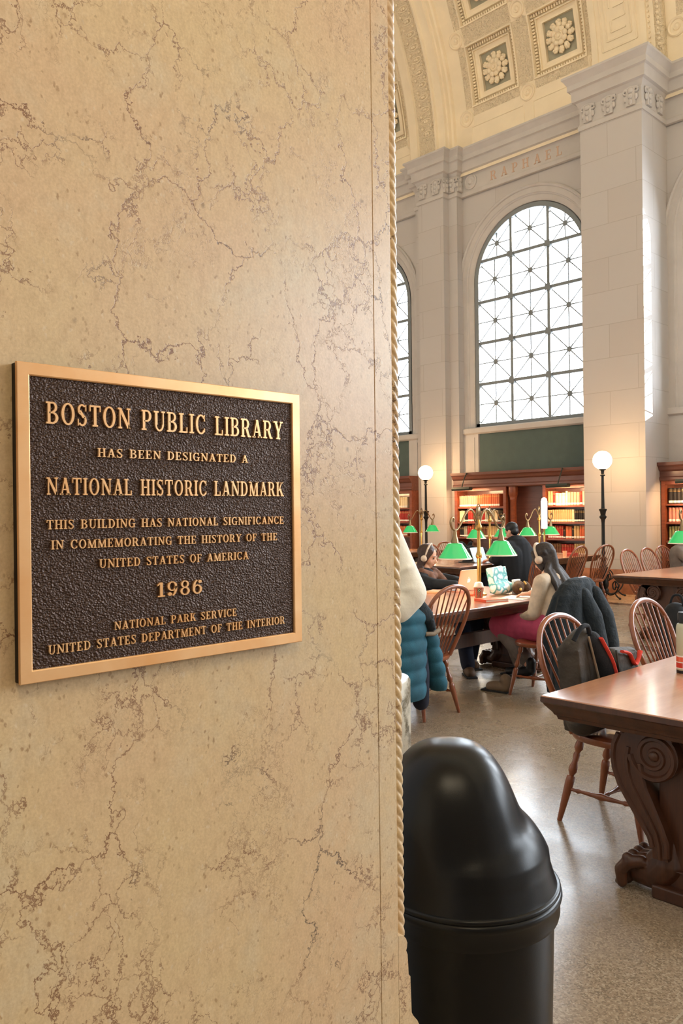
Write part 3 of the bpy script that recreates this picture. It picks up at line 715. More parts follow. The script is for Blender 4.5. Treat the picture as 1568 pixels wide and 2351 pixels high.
# ---------------------------------------------------------------- domed bin
bc = (-1.237, 1.587)
bn = empty('trash_bin', (bc[0], bc[1], 0), 'black domed plastic bin behind the marble wall corner', 'bin')
RB = .225
body = MB().lathe([(.001, .0), (.185, .0), (.196, .012), (.212, .62), (.213, .62)], (bc[0], bc[1], 0), 64)
part(body.build('body', 'bin_plastic', smooth=40), bn)
rimm = MB().lathe([(.205, .585), (.222, .590), (.2245, .600), (.2245, .628), (.2285, .634), (.230, .641), (.2285, .648), (.225, .650), (.2265, .655), (.2265, .659), (.223, .662), (.21, .663), (.2, .62)], (bc[0], bc[1], 0), 96, caps=False)
part(rimm.build('lid_rim', 'bin_plastic', smooth=50), bn)
# lid: shoulder dome fused with a taller hood
rows = []
NA, NR = 96, 48
HA = R(46)     # direction the hood runs along
ring = []
for i in range(NR + 1):
    r = .2235 * math.sin(PI / 2 * i / NR)
    row = []
    for j in range(NA):
        a = 2 * PI * j / NA; x, y = r * math.cos(a), r * math.sin(a)
        q = min(1, r / .2235)
        sh = .205 * (max(0, 1 - q ** 2.6)) ** .62
        u = (x * math.cos(HA) + y * math.sin(HA) + .035) / .185; v_ = (-x * math.sin(HA) + y * math.cos(HA)) / .185
        d2 = (abs(u) ** 2.5 + abs(v_) ** 2.5) ** (1 / 2.5)
        hd = .336 * max(0.0, 1 - d2 ** 2.9) ** .55 if d2 < 1 else 0
        k = 46; hh = math.log(math.exp(k * sh) + math.exp(k * hd)) / k
        fade = 1 - q ** 14
        hh = hh - math.log(2) / k * (1 - fade) if q < 1 else 0
        row.append((bc[0] + x, bc[1] + y, .655 + max(0, hh * (fade if q > .9 else 1))))
    rows.append(row)
lid = MB().rings(rows[1:], True, False); lid.add(rows[1], [tuple(range(NA))])
part(lid.build('domed_lid', 'bin_plastic', smooth=70), bn)
# ---------------------------------------------------------------- marble pedestal
pd = MB().lathe([(.001, 0), (.15, 0), (.158, .02), (.158, .765), (.150, .778), (.001, .778)], (-2.655, 2.76, 0), 48)
o = pd.build('marble_pedestal', ['marble_grey'], smooth=40); o.data.materials.append(MATS['white_marble'])
for p in o.data.polygons:
    if p.normal.z > .9: p.material_index = 1
tag(o, 'round grey veined marble pedestal with a white top behind the bin', 'pedestal')
# ================================================================ furniture prototypes
LEGP = [(0, .012), (.04, .016), (.10, .021), (.14, .022), (.17, .015), (.19, .012), (.21, .017), (.30, .013), (.36, .020), (.41, .022), (.445, .014), (.46, .012), (.475, .020), (.52, .022), (.55, .022), (.75, .018), (1, .012)]
def make_chair():
    c = empty('windsor_chair', (0, 0, 0))
    n = 40; rs = []
    for s, z in ((.80, .412), (.96, .416), (1.0, .432), (.985, .447), (.90, .452), (.60, .444), (.25, .440), (.02, .440)):
        row = []
        for i in range(n):
            a = 2 * PI * i / n; ca, sa = math.cos(a), math.sin(a)
            e = 2.7; k = (abs(ca) ** e + abs(sa) ** e) ** (-1 / e)
            wy = .235 * (1 - .10 * (-ca if ca < 0 else 0)) ; wx = .215
            row.append((s * wx * k * ca, s * wy * k * sa, z))
        rs.append(row)
    MB().rings(rs).build('seat', 'chair_wood', c, smooth=50)
    bz = [(-.165, .44), (-.205, .56), (-.236, .68), (-.245, .78), (-.228, .86), (-.18, .93), (-.10, .975), (0, .99)]
    def smooth_path(p, k=4):
        out = []
        for i in range(len(p) - 1):
            p0, p1, p2, p3 = p[max(i - 1, 0)], p[i], p[i + 1], p[min(i + 2, len(p) - 1)]
            for j in range(k):
                t = j / k
                out.append(tuple(.5 * (2 * p1[d] + (p2[d] - p0[d]) * t + (2 * p0[d] - 5 * p1[d] + 4 * p2[d] - p3[d]) * t * t + (3 * p1[d] - p0[d] - 3 * p2[d] + p3[d]) * t ** 3) for d in range(2)))
        return out + [p[-1]]
    full = bz + [(-y, z) for y, z in reversed(bz[:-1])]
    full = smooth_path(full)
    bx = lambda z: -.165 - (z - .44) * .34
    MB().tube([(bx(z), y, z) for y, z in full], .0145, 10, flat=(1, 1.15)).build('bow', 'chair_wood', c, smooth=60)
    for i in range(8):
        yb = -.118 + .0337 * i; k = 1.75; yt = yb * k
        zt = .44
        for (ya, za) in full[:len(full) // 2 + 1]:
            if ya <= -abs(yt) and za > .6 or ya > -abs(yt) and False: zt = za
        cand = [za for ya, za in full if za > .78 and abs(abs(ya) - abs(yt)) < .02]
        zt = (sum(cand) / len(cand) if cand else .95) - .004
        MB().turn((-.150, yb, .44), (bx(zt), yt, zt), [(0, .0065), (.25, .0085), (.40, .0075), (1, .0048)], 7).build('spindle', 'chair_wood', c, smooth=60)
    legs = {}
    for sx in (-1, 1):
        for sy in (-1, 1):
            a = Vector((sx * .125, sy * .145, .425)); b = Vector((sx * .20 - (.02 if sx < 0 else -.01), sy * .205, .0)); legs[sx, sy] = (a, b)
            MB().turn(a, b, LEGP, 12).build('leg', 'chair_wood', c, smooth=60)
    SP_ = [(0, .007), (.12, .009), (.16, .013), (.2, .008), (.42, .013), (.5, .019), (.58, .013), (.8, .008), (.84, .013), (.88, .009), (1, .007)]
    mids = []
    for sy in (-1, 1):
        p, q = [legs[sx, sy][0].lerp(legs[sx, sy][1], .62) for sx in (-1, 1)]; mids.append((p + q) / 2)
        MB().turn(p, q, SP_, 10).build('stretcher', 'chair_wood', c, smooth=60)
    MB().turn(mids[0], mids[1], SP_, 10).build('stretcher', 'chair_wood', c, smooth=60)
    return c
CH0 = make_chair(); used = []
def chair(x, y, rz, label, group):
    c = CH0 if not used else copy_tree(CH0)
    used.append(c); place(c, (x, y, 0), rz); return tag(c, label, 'chair', group)
def spiral(cx, cz, r0, r1, a0, turns, n=60):
    return [(cx + (r0 + (r1 - r0) * i / n) * math.cos(a0 + turns * 2 * PI * i / n), cz + (r0 + (r1 - r0) * i / n) * math.sin(a0 + turns * 2 * PI * i / n)) for i in range(n + 1)]
def make_table(L=3.9, W=1.25):
    t = empty('library_table', (0, 0, 0))      # origin: floor below the near left corner; +x across, +y along
    rs = []
    for o, z in ((0, .76), (-.002, .757), (-.003, .735), (.004, .730), (.008, .722), (.022, .704), (.034, .690), (.038, .680), (.045, .676), (.05, .660), (.09, .655)):
        rs.append([(o, o, z), (W - o, o, z), (W - o, L - o, z), (o, L - o, z)])
    MB().rings([[(.03, .03, .7601), (W - .03, .03, .7601), (W - .03, L - .03, .7601), (.03, L - .03, .7601)]] + rs).build('tabletop', 'table_top', t, smooth=0)
    MB().rings([[(o, o, z), (W - o, o, z), (W - o, L - o, z), (o, L - o, z)] for o, z in ((-.0005, .756), (-.0045, .754), (-.0055, .734), (.002, .728), (.006, .720), (.020, .702), (.032, .688), (.036, .678), (.043, .674), (.048, .658), (.0888, .653))], True, False).build('edge_moulding', 'table_wood', t, smooth=20)
    def console(sx):
        outer = [(.32, .655), (.295, .635), (.275, .59), (.268, .545), (.275, .49), (.297, .43), (.342, .362), (.385, .30), (.42, .25), (.433, .21), (.432, .165)]
        inner = [(.496, .165), (.496, .23), (.473, .293), (.43, .385), (.408, .43), (.395, .48), (.390, .54)]
        vol = [(.443 + .098 * math.cos(a), .569 + .098 * math.sin(a)) for a in [R(200) + i * R(16) for i in range(20)]]
        X = lambda x: x if sx < 0 else W - x
        m = MB()
        for poly in (outer + inner + [(.40, .60), (.38, .655)], vol):
            m.prism([(X(x), z) for x, z in poly], .10, .27, 'y')
        m.prism([(X(x), z) for x, z in ((.32, .655), (.30, .64), (.38, .60), (.443, .668), (.46, .667), (.46, .655))], .10, .27, 'y')
        for y in (.10, .27):
            rl = [(X(x), y, z) for x, z in outer[1:-1]]
            m.tube(rl, .012, 6)
            mid = [((a[0] + b[0]) / 2, (a[1] + b[1]) / 2) for a, b in zip(outer[2:], [(.40, .585), (.392, .53), (.393, .48), (.405, .44), (.435, .375), (.462, .32), (.478, .28), (.49, .23), (.495, .17)])]
            m.tube([(X(x), y, z) for x, z in mid], .010, 6)
            m.tube([(X(x), y, z) for x, z in ((.49, .18), (.49, .235), (.468, .293), (.425, .385), (.403, .43), (.392, .48), (.386, .53))], .012, 6)
            m.tube([(X(x), y, z) for x, z in spiral(.443, .569, .155, .100, R(150), -.30, 14)], .012, 6)
            m.tube([(X(x), y, z) for x, z in spiral(.443, .569, .100, .012, R(185), 2.1)], [.014 - .006 * i / 60 for i in range(61)], 6)
            m.lathe([(.02, -.012), (.02, .012)], (X(.443), y, .569), 10) if False else m.ball((X(.443), y, .569), (.022, .015, .022), 10, 6)
        m.build('console', 'table_wood', t, smooth=35)
        # lion paw
        b = Blob(); y0 = .185
        b.limb([(X(.465), y0, .20), (X(.46), y0, .13), (X(.42), y0, .085)], [.055, .075, .075])
        b.limb([(X(.42), y0, .080), (X(.345), y0, .066)], [.074, .056])
        for q in (-.072, -.024, .024, .072):
            b.limb([(X(.37), y0 + q * .8, .125), (X(.325), y0 + q, .115), (X(.292), y0 + q, .075), (X(.296), y0 + q, .025)], [.025, .027, .026, .022])
            b.ball((X(.322), y0 + q, .128), .024)
            b.limb([(X(.292), y0 + q, .05), (X(.272), y0 + q, .018)], [.016, .008])
        o = b.build('paw_foot', 'table_wood', None, voxel=.0055, smooth=2); o.parent = t
    base = list(t.children)
    console(-1); console(1)
    MB().box((.44, .15, .05), (W - .44, .23, .655)).box((.47, .135, .12), (W - .47, .245, .60) if False else (W - .47, .245, .125)).build('end_panel', 'table_wood', t, smooth=0, bevel=.004)
    MB().box((.42, .11, .0), (W - .42, .27, .055)).build('base_rail', 'table_wood', t, smooth=0, bevel=.008)
    for ch in [c for c in t.children if c not in base]:      # the far end is the mirror image
        d = ch.copy(); d.data = ch.data.copy(); COL.objects.link(d); d.parent = t
        d.matrix_basis = Matrix.Translation((0, L, 0)) @ Matrix.Scale(-1, 4, (0, 1, 0)) @ ch.matrix_basis
    MB().box((W / 2 - .03, .24, .30), (W / 2 + .03, L - .24, .42)).box((W / 2 - .2, .24, .60), (W / 2 + .2, L - .24, .658)).build('stretcher_beam', 'table_wood', t, smooth=0)
    return t
TB0 = make_table()
tables = [((-1.93, 3.02), 'nearest long oak table with a carved scroll leg and paw foot'),
          ((-5.27, 3.06), 'long oak table where two women sit with headphones'),
          ((-4.82, 9.10), 'oak table with empty chairs in front of the near pier'),
          ((-8.36, 9.10), 'far oak table where a man in black types on a laptop'),
          ((-11.7, 9.10), 'farthest oak table near the far globe lamp')]
for i, (p, lab) in enumerate(tables):
    tb = TB0 if i == 0 else copy_tree(TB0)
    place(tb, (p[0], p[1], 0)); tag(tb, lab, 'table', 'library tables')
G1 = 'windsor chairs around the library tables'
chair(-1.985, 3.80, 0, 'windsor chair holding an open backpack at the nearest table', G1)
chair(-1.985, 4.78, 0, 'windsor chair behind the metal water bottle on the nearest table', G1)
chair(-4.14, 4.78, PI, 'windsor chair with its back to us in front of the pink laptop', G1)
chair(-4.14, 4.10, PI, 'windsor chair under the teal puffer jacket', G1)
chair(-3.80, 5.98, PI + .1, 'windsor chair draped in a dark coat where the cream-sweater woman sits', G1)
chair(-5.78, 6.70, 0, 'windsor chair of the woman with headphones and brown hair', G1)
chair(-4.98, 10.45, 0, 'leftmost empty windsor chair behind the table by the near pier', G1)
chair(-4.98, 11.02, 0, 'darker windsor chair overlapping another behind the table by the near pier', G1)
chair(-5.10, 11.74, -.05, 'windsor chair of the person in grey at the right edge', G1)
chair(-6.62, 11.72, PI - .15, 'empty windsor chair at the right end of the far table', G1)
chair(-6.70, 11.05, PI, 'windsor chair half hidden behind the long dark hair', G1)
chair(-6.62, 9.95, PI, 'windsor chair of the man in black at the far table', G1)
chair(-8.60, 10.62, 0, 'windsor chair back showing under the left lamp shade', G1)
chair(-8.95, 11.45, 0, 'windsor chair of the person in black across the far table', G1)
chair(-8.5, 9.75, 0, 'windsor chair with dark spindles behind the headphone woman', G1)

# ---------------------------------------------------------------- lamps
def catmull(p, k=6):
    out = []
    for i in range(len(p) - 1):
        p0, p1, p2, p3 = [Vector(q) for q in (p[max(i - 1, 0)], p[i], p[i + 1], p[min(i + 2, len(p) - 1)])]
        for j in range(k):
            t = j / k; out.append(.5 * (2 * p1 + (p2 - p0) * t + (2 * p0 - 5 * p1 + 4 * p2 - p3) * t * t + (3 * p1 - p0 - 3 * p2 + p3) * t ** 3))
    return out + [Vector(p[-1])]
def make_desk_lamp():
    l = empty('desk_lamp', (0, 0, 0))        # origin on the table top, arms along y
    MB().lathe([(.001, 0), (.07, 0), (.073, .012), (.05, .025), (.035, .04), (.022, .07), (.019, .10), (.019, .34), (.028, .35), (.03, .37), (.024, .39), (.017, .41), (.015, .60), (.03, .61), (.034, .63), (.028, .65), (.02, .66), (.012, .70), (.001, .71)], n=20).build('pole', 'brass', l, smooth=40)
    MB().ball((0, 0, .78), (.014, .03, .05), 10, 6).tube(catmull([(0, 0, .70), (0, -.03, .75), (0, -.025, .82), (0, 0, .85), (0, .025, .82), (0, .03, .75), (0, 0, .70)]), .006, 6).build('finial', 'aged_brass', l, smooth=50)
    for s in (-1, 1):
        MB().tube(catmull([(0, s * .012, .64), (0, s * .05, .74), (0, s * .12, .80), (0, s * .20, .755), (0, s * .27, .665), (0, s * .33, .615), (0, s * .385, .625), (0, s * .415, .68), (0, s * .395, .725), (0, s * .365, .715), (0, s * .37, .69)]), .0095, 8).build('arm', 'aged_brass', l, smooth=60)
        MB().lathe([(.001, .625), (.012, .625), (.016, .60), (.02, .56), (.03, .53), (.036, .50), (.055, .495), (.055, .48), (.001, .48)], (0, s * .355, 0), 16).build('shade_holder', 'aged_brass', l, smooth=40)
        sh = MB().lathe([(.052, .496), (.066, .492), (.078, .476), (.150, .362)], (0, s * .355, 0), 40, caps=False).build('lamp_shade', 'green_glass', l, smooth=50)
        rim = MB().lathe([(.149, .364), (.153, .352), (.149, .350), (.146, .356), (.075, .470), (.055, .486)], (0, s * .355, 0), 40, caps=False).build('shade_lining', 'lamp_white', sh, smooth=50)
        MB().ball((0, s * .355, .425), (.026, .026, .036), 12, 8).build('bulb', 'lit_tube', l, smooth=60)
    return l
LP0 = make_desk_lamp(); lamps = []
G2 = 'green-shaded desk lamps'
for i, (x, y, lab) in enumerate((( -4.64, 6.225, 'nearest brass desk lamp with two green shades beside the pink laptop'), (-7.75, 10.69, 'green double desk lamp behind the nearest lamp on the far table'), (-7.75, 12.11, 'green double desk lamp right of the man in black, before the dark doorway'), (-11.05, 12.88, 'farthest green double desk lamp in front of the far globe lamp'), (-4.2, 9.98, 'green desk lamp cut by the right edge of the photo'))):
    lp = LP0 if i == 0 else copy_tree(LP0)
    place(lp, (x, y, .7601), 0); tag(lp, lab, 'desk lamp', G2)
    if i == 4: lp.scale = (1.05, 1.05, 1.05)
    for s in (-1, 1): add_light('desk_lamp_light', 'POINT', (x, y + s * .355, .7601 + .355), energy=2.6, color=(1, .82, .58), shadow_soft_size=.04)
def make_globe_lamp():
    g = empty('globe_floor_lamp', (0, 0, 0))
    MB().lathe([(.001, .02), (.05, .02), (.06, .10), (.04, .16), (.045, .28), (.035, .30), (.05, .34), (.075, .42), (.06, .50), (.085, .52), (.055, .55), (.035, .62), (.045, .66), (.06, .69), (.03, .72), (.028, 1.30), (.034, 1.36), (.06, 1.40), (.062, 1.42), (.04, 1.44), (.05, 1.50), (.066, 1.53), (.07, 1.545), (.03, 1.56), (.028, 1.60), (.024, 2.0), (.022, 2.12), (.042, 2.13), (.042, 2.145), (.024, 2.16), (.03, 2.22), (.06, 2.235), (.062, 2.25), (.001, 2.25)], n=24).build('post', 'iron', g, smooth=40)
    for q in range(4):
        a = q * PI / 2 + PI / 4; m = MB()
        m.tube(catmull([(.04, 0, .50), (.15, 0, .46), (.20, 0, .36), (.13, 0, .31), (.10, 0, .38), (.14, 0, .42)]), .011, 6)
        m.tube(catmull([(.05, 0, .10), (.16, 0, .06), (.30, 0, .10), (.40, 0, .22), (.33, 0, .31), (.25, 0, .26), (.26, 0, .18), (.31, 0, .17), (.32, 0, .22)]), .012, 6)
        m.tube(catmull([(.30, 0, .10), (.38, 0, .04), (.44, 0, .025)]), .013, 6).ball((.44, 0, .02), .02, 8, 6)
        m.ball((.05, 0, .24), (.05, .04, .09), 8, 6).ball((.06, 0, .12), (.04, .03, .05), 8, 6)
        m.xf(Matrix.Rotation(a, 4, 'Z')).build('scroll_foot', 'iron', g, smooth=50)
    MB().ball((0, 0, 2.40), .163, 32, 20).build('globe', 'globe', g, smooth=60)
    return g
GL0 = make_globe_lamp()
place(GL0, (-7.16, 13.20, 0), R(20)); tag(GL0, 'black iron floor lamp with a glowing globe before the near pier', 'floor lamp', 'globe floor lamps')
g2 = copy_tree(GL0); place(g2, (-11.84, 13.96, 0), R(20)); tag(g2, 'black iron floor lamp with a glowing globe before the far pier', 'floor lamp', 'globe floor lamps')
o = empty('tube_lamp', (-7.55, 11.95, .7601))  # sunlit highlight built as an emissive strip on an added stand
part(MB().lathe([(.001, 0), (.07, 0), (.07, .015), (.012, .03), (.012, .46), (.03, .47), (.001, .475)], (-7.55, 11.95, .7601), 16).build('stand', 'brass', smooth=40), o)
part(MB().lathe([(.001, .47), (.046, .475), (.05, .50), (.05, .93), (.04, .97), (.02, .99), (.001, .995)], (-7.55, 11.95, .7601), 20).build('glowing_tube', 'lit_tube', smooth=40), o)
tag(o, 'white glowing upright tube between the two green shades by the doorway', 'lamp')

# ---------------------------------------------------------------- bookcases and books
shelf_z = (.35, .62, .96, 1.295, 1.63); TOPZ = 1.98
YB = 14.62
book_me = {}
def book_mesh(cn):
    if cn in book_me: return book_me[cn]
    m = MB(); n = 5
    pts = [(-.5, 0)] + [(-.5 + i / n, -.12 * math.sin(PI * i / n)) for i in range(n + 1)][0:0]
    prof = [(-.5, .0), (-.38, -.06), (0, -.10), (.38, -.06), (.5, .0), (.5, 1), (-.5, 1)]
    m.prism(prof, 0, 1, 'z'); nb = len(m.f)
    for z0, z1 in ((.06, .20), (.78, .80), (.86, .88)):
        m.prism([(-.5, -.005), (-.38, -.075), (0, -.115), (.38, -.075), (.5, -.005)], z0, z1, 'z')
    o = m.build('book', ['book_' + cn, 'paper', 'gold'], smooth=0); me = o.data
    for p in me.polygons:
        zs = [me.vertices[v].co.z for v in p.vertices]
        if max(zs) <= .205 and min(zs) >= .055: p.material_index = 1
        elif .77 <= min(zs) and max(zs) <= .885: p.material_index = 2
    bpy.data.objects.remove(o); book_me[cn] = me; return me
ORD = ['first', 'second', 'third', 'fourth', 'fifth', 'sixth', 'seventh', 'eighth', 'ninth', 'tenth', 'eleventh', 'twelfth', 'thirteenth', 'fourteenth', 'fifteenth', 'sixteenth', 'seventeenth', 'eighteenth', 'nineteenth', 'twentieth', 'twenty-first', 'twenty-second', 'twenty-third', 'twenty-fourth', 'twenty-fifth', 'twenty-sixth', 'twenty-seventh', 'twenty-eighth']
def row_of_books(x0, x1, z, runs, where, shelf):
    x = x0; i = 0
    for cn, cnt, th, hh in runs:
        for q in range(cnt):
            t_ = th * rng.uniform(.88, 1.1); h = hh * rng.uniform(.97, 1.02)
            if x + t_ > x1: return
            o = bpy.data.objects.new('book', book_mesh(cn)); COL.objects.link(o)
            o.location = (x + t_ / 2, YB + .05 + rng.uniform(0, .012), z + .001); o.scale = (t_ * .94, .20, h)
            tag(o, '%s %s book, %s from the left on the %s shelf %s' % ('thin' if t_ < .035 else 'thick' if t_ > .055 else 'upright', cn, ORD[min(i, 27)], shelf, where), 'book', 'books on the %s shelf %s' % (shelf, where))
            x += t_; i += 1
def bookcase(x0, x1, name_words, niche=None):
    b = empty('bookcase', ((x0 + x1) / 2, YB, 0), 'dark wood wall bookcase with lit shelves ' + name_words, 'bookcase')
    part(MB().box((x0, YF - .06, 0), (x1, YF - .02, 2.1)).build('back_panel', 'case_dark', smooth=0), b)
    secs = [(x0, x1)] if not niche else [(x0, niche[0]), (niche[1], x1)]
    for a, c in secs:
        for xx in (a, c - .07): part(MB().box((xx, YB - .02, 0), (xx + .07, YF - .06, 2.05)).build('upright', 'case_wood', smooth=0), b)
        for z in shelf_z: part(MB().box((a + .07, YB, z - .035), (c - .07, YF - .06, z)).build('shelf', 'case_wood', smooth=0), b)
        part(MB().box((a + .07, YB - .01, TOPZ), (c - .07, YF - .06, 2.08)).build('head_rail', 'case_wood', smooth=0), b)
        part(MB().box((a, YB - .03, 0), (c, YF - .06, .12)).build('plinth', 'case_dark', smooth=0), b)
    pr = [(YF - .03, 2.05), (YB - .03, 2.05), (YB - .05, 2.07), (YB - .05, 2.11), (YB - .03, 2.13), (YB - .03, 2.22), (YB - .07, 2.25), (YB - .09, 2.30), (YB - .13, 2.33), (YB - .14, 2.385), (YF - .03, 2.385)]
    part(MB().prism(pr, x0 - .02, x1 + .02, 'x').build('cornice', 'case_dark', smooth=0), b)
    if niche:
        part(MB().box((niche[0], YF - .10, .0), (niche[1], YF - .07, 2.05)).build('dark_door', 'case_dark', smooth=0, bevel=.004), b)
        for xx in (niche[0] + .12,):
            part(MB().lathe([(.10, .0), (.10, .10), (.08, .13), (.085, .16), (.075, .2), (.068, 1.75), (.08, 1.77), (.075, 1.80), (.09, 1.86), (.10, 1.88), (.10, 2.05)], (xx, YB + .08, 0), 20).build('column', 'case_wood', smooth=40), b)
    return b
def picture_light(x, y, words):
    p = empty('shelf_light', (x, YB - .14, 2.33), 'dark metal tube light over the bookcase ' + words, 'light')
    part(MB().prism([(y - .05, 2.06), (y + .05, 2.06), (y + .065, 2.02), (y + .05, 1.985), (y - .05, 1.985), (y - .065, 2.02)], x - .24, x + .24, 'x').build('shade', 'lens', smooth=0), p)
    part(MB().tube(catmull([(x, YB - .148, 2.36), (x + .03, YB - .22, 2.32), (x + .05, y, 2.20), (x, y, 2.06)]), .012, 6).ball((x, YB - .150, 2.36), .02, 10, 6).build('bracket', 'lens', smooth=50), p)
    add_light('shelf_lamp_light', 'AREA', (x, y, 1.98), (0, .55, -1), shape='RECTANGLE', size=.5, size_y=.06, energy=11, color=(1, .62, .32))
    return p
bookcase(-11.54, -8.02, 'between the two globe lamps', (-10.16, -9.26))
bookcase(-15.8, -12.82, 'left of the far pier')
bookcase(-6.76, -2.6, 'at the right edge of the photo')
W1, W2, W3, W4 = 'left of the dark doorway', 'right of the dark doorway', 'left of the far pier', 'at the right edge'
row_of_books(-11.46, -10.24, 1.63, (('pink', 11, .047, .25), ('orange', 3, .05, .26), ('orange', 9, .05, .27)), W1, 'top')
row_of_books(-11.46, -10.24, 1.295, (('cream', 3, .05, .25), ('black', 2, .05, .24), ('red', 3, .065, .27), ('brown', 2, .05, .22), ('cream', 2, .04, .24), ('red', 2, .05, .24), ('grey', 5, .05, .27), ('cream', 2, .05, .26), ('black', 4, .06, .2)), W1, 'second')
row_of_books(-11.46, -10.24, .96, (('black', 2, .06, .23), ('grey', 2, .05, .24), ('red', 2, .07, .25), ('orange', 3, .06, .27), ('brown', 4, .06, .24), ('tan', 5, .05, .25), ('cream', 3, .05, .22)), W1, 'third')
row_of_books(-9.18, -8.10, 1.63, (('tan', 2, .06, .29), ('red', 1, .05, .28), ('cream', 3, .08, .25), ('cream', 1, .05, .28), ('pink', 4, .07, .26), ('red', 1, .05, .28), ('cream', 2, .06, .28), ('tan', 3, .05, .28)), W2, 'top')
row_of_books(-9.18, -8.10, 1.295, (('tan', 11, .05, .25), ('cream', 1, .06, .25), ('black', 9, .045, .25)), W2, 'second')
row_of_books(-9.18, -8.10, .96, (('red', 7, .052, .26), ('black', 1, .05, .2), ('orange', 2, .07, .25), ('black', 1, .05, .24), ('tan', 2, .06, .26), ('orange', 2, .055, .27), ('cream', 1, .06, .25), ('olive', 2, .05, .22), ('red', 2, .06, .27)), W2, 'third')
row_of_books(-9.18, -8.10, .62, (('brown', 5, .06, .24), ('red', 5, .06, .23), ('tan', 6, .05, .24)), W2, 'fourth')
row_of_books(-13.75, -12.92, 1.63, (('cream', 4, .085, .24), ('tan', 2, .09, .27), ('cream', 3, .08, .26)), W3, 'top')
row_of_books(-13.75, -12.92, 1.295, (('red', 15, .055, .27),), W3, 'second')
row_of_books(-13.75, -12.92, .96, (('grey', 8, .06, .25), ('orange', 4, .06, .24)), W3, 'third')
row_of_books(-6.66, -5.9, 1.63, (('black', 5, .075, .29), ('olive', 4, .08, .29)), W4, 'top')
row_of_books(-6.66, -5.9, 1.295, (('pink', 4, .065, .27), ('red', 5, .07, .27)), W4, 'second')
row_of_books(-6.66, -5.9, .96, (('olive', 7, .06, .26), ('tan', 4, .06, .24)), W4, 'third')
for x, wd in ((-11.1, 'left of the dark doorway'), (-8.72, 'right of the dark doorway'), (-14.0, 'left of the far pier'), (-6.1, 'at the right edge')): picture_light(x, YB - .32, wd)
# ================================================================ people
def head_parts(b, c, yaw, pitch, s=1.0):
    """skull, jaw, nose and ears into blob b; returns the head matrix (+X forward)"""
    m = Matrix.Translation(c) @ Matrix.Rotation(yaw, 4, 'Z') @ Matrix.Rotation(pitch, 4, 'Y') @ Matrix.Scale(s, 4)
    h = MB()
    h.ball((-.012, 0, .035), (.098, .076, .088), 20, 14).ball((.022, 0, -.02), (.070, .062, .085), 18, 12).ball((.048, 0, -.078), (.034, .034, .030), 14, 10)
    h.ball((.03, .04, -.03), (.045, .028, .04)).ball((.03, -.04, -.03), (.045, .028, .04))
    h.tube([(.082, 0, .012), (.094, 0, -.010), (.108, 0, -.030)], [.010, .012, .015], 10).ball((.100, 0, -.034), (.016, .018, .011), 10, 8)
    h.ball((.078, 0, .024), (.016, .052, .010), 10, 8).ball((.082, 0, -.057), (.016, .026, .008), 10, 8).ball((.080, 0, -.068), (.015, .022, .008), 10, 8)
    for y in (-1, 1): h.ball((-.008, y * .076, -.012), (.020, .010, .032), 10, 8)
    b.m.add([m @ Vector(v) for v in h.v], h.f)
    return m
def face_details(m, p):
    def prt(mb, name, mat): mb.xf(m); part(mb.build(name, mat, smooth=60), p)
    for y in (-1, 1):
        prt(MB().ball((.079, y * .031, .004), (.010, .014, .0055), 10, 6), 'eye', 'eye')
        prt(MB().tube([(.080, y * .05, .024), (.087, y * .033, .031), (.089, y * .014, .027)], [.003, .0045, .003], 6), 'eyebrow', 'hair_brown')
    prt(MB().ball((.089, 0, -.0575), (.010, .022, .0055), 10, 6).ball((.087, 0, -.066), (.010, .018, .0055), 10, 6), 'lips', 'lips')
def hand(b, wrist, d, n, curl=.5, side=1, s=1.0):
    """palm and five fingers; d = pointing direction, n = back-of-hand normal, side = +1 thumb towards d x n"""
    w0 = Vector(wrist); d = Vector(d).normalized(); n = Vector(n); n = (n - d * n.dot(d)).normalized(); t = d.cross(n) * side
    b.m.tube([w0 - d * .02, w0 + d * .03 * s, w0 + d * .085 * s], [.027 * s, .034 * s, .036 * s], 12, flat=(.52, 1.05))
    L = (.075, .084, .078, .060)
    for i in range(4):
        k = w0 + d * (.088 * s) + t * ((.030 - .020 * i) * s)
        a1, a2, a3 = curl * .5, curl * 1.1, curl * 1.6
        dir_ = lambda a: d * math.cos(a) - n * math.sin(a)
        p1 = k + dir_(a1) * L[i] * .45 * s; p2 = p1 + dir_(a2) * L[i] * .32 * s; p3 = p2 + dir_(a3) * L[i] * .25 * s
        b.limb([k - d * .015, k, p1, p2, p3], [.0098 * s, .0096 * s, .0090 * s, .0082 * s, .0070 * s], 8)
    k = w0 + d * .025 * s + t * .030 * s
    p1 = k + (d * .6 + t * .7 - n * .25).normalized() * .040 * s; p2 = p1 + (d * .85 + t * .3 - n * .3).normalized() * .032 * s
    b.limb([k - t * .01, k, p1, p2], [.014 * s, .014 * s, .0105 * s, .0085 * s], 8)
def legs(b, hips, knees, ankles, r=(.085, .06, .042)):
    for h, k, a in zip(hips, knees, ankles): b.limb([h, k, a], r)
def shoe(p, heel, toe, mat, name='shoe', s=1.0):
    h, t = Vector(heel), Vector(toe); d = (t - h).normalized(); b = Blob()
    b.limb([h + Vector((0, 0, .045)), h.lerp(t, .45) + Vector((0, 0, .045)), t - d * .04 + Vector((0, 0, .036))], [.043 * s, .045 * s, .040 * s])
    b.limb([h + Vector((0, 0, .07)), h + Vector((0, 0, .11))], [.042 * s, .046 * s])
    o = b.build(name, mat, p, voxel=.008, smooth=3)
    q = Matrix.Rotation(math.atan2(d.y, d.x), 3, 'Z'); sl = MB().obox(h.lerp(t, .5) + Vector((0, 0, .008)), ((t - h).length + .07, .088 * s, .016), q)
    part(sl.build('sole', 'rubber', smooth=0, bevel=.005), p); return o
V3 = Vector

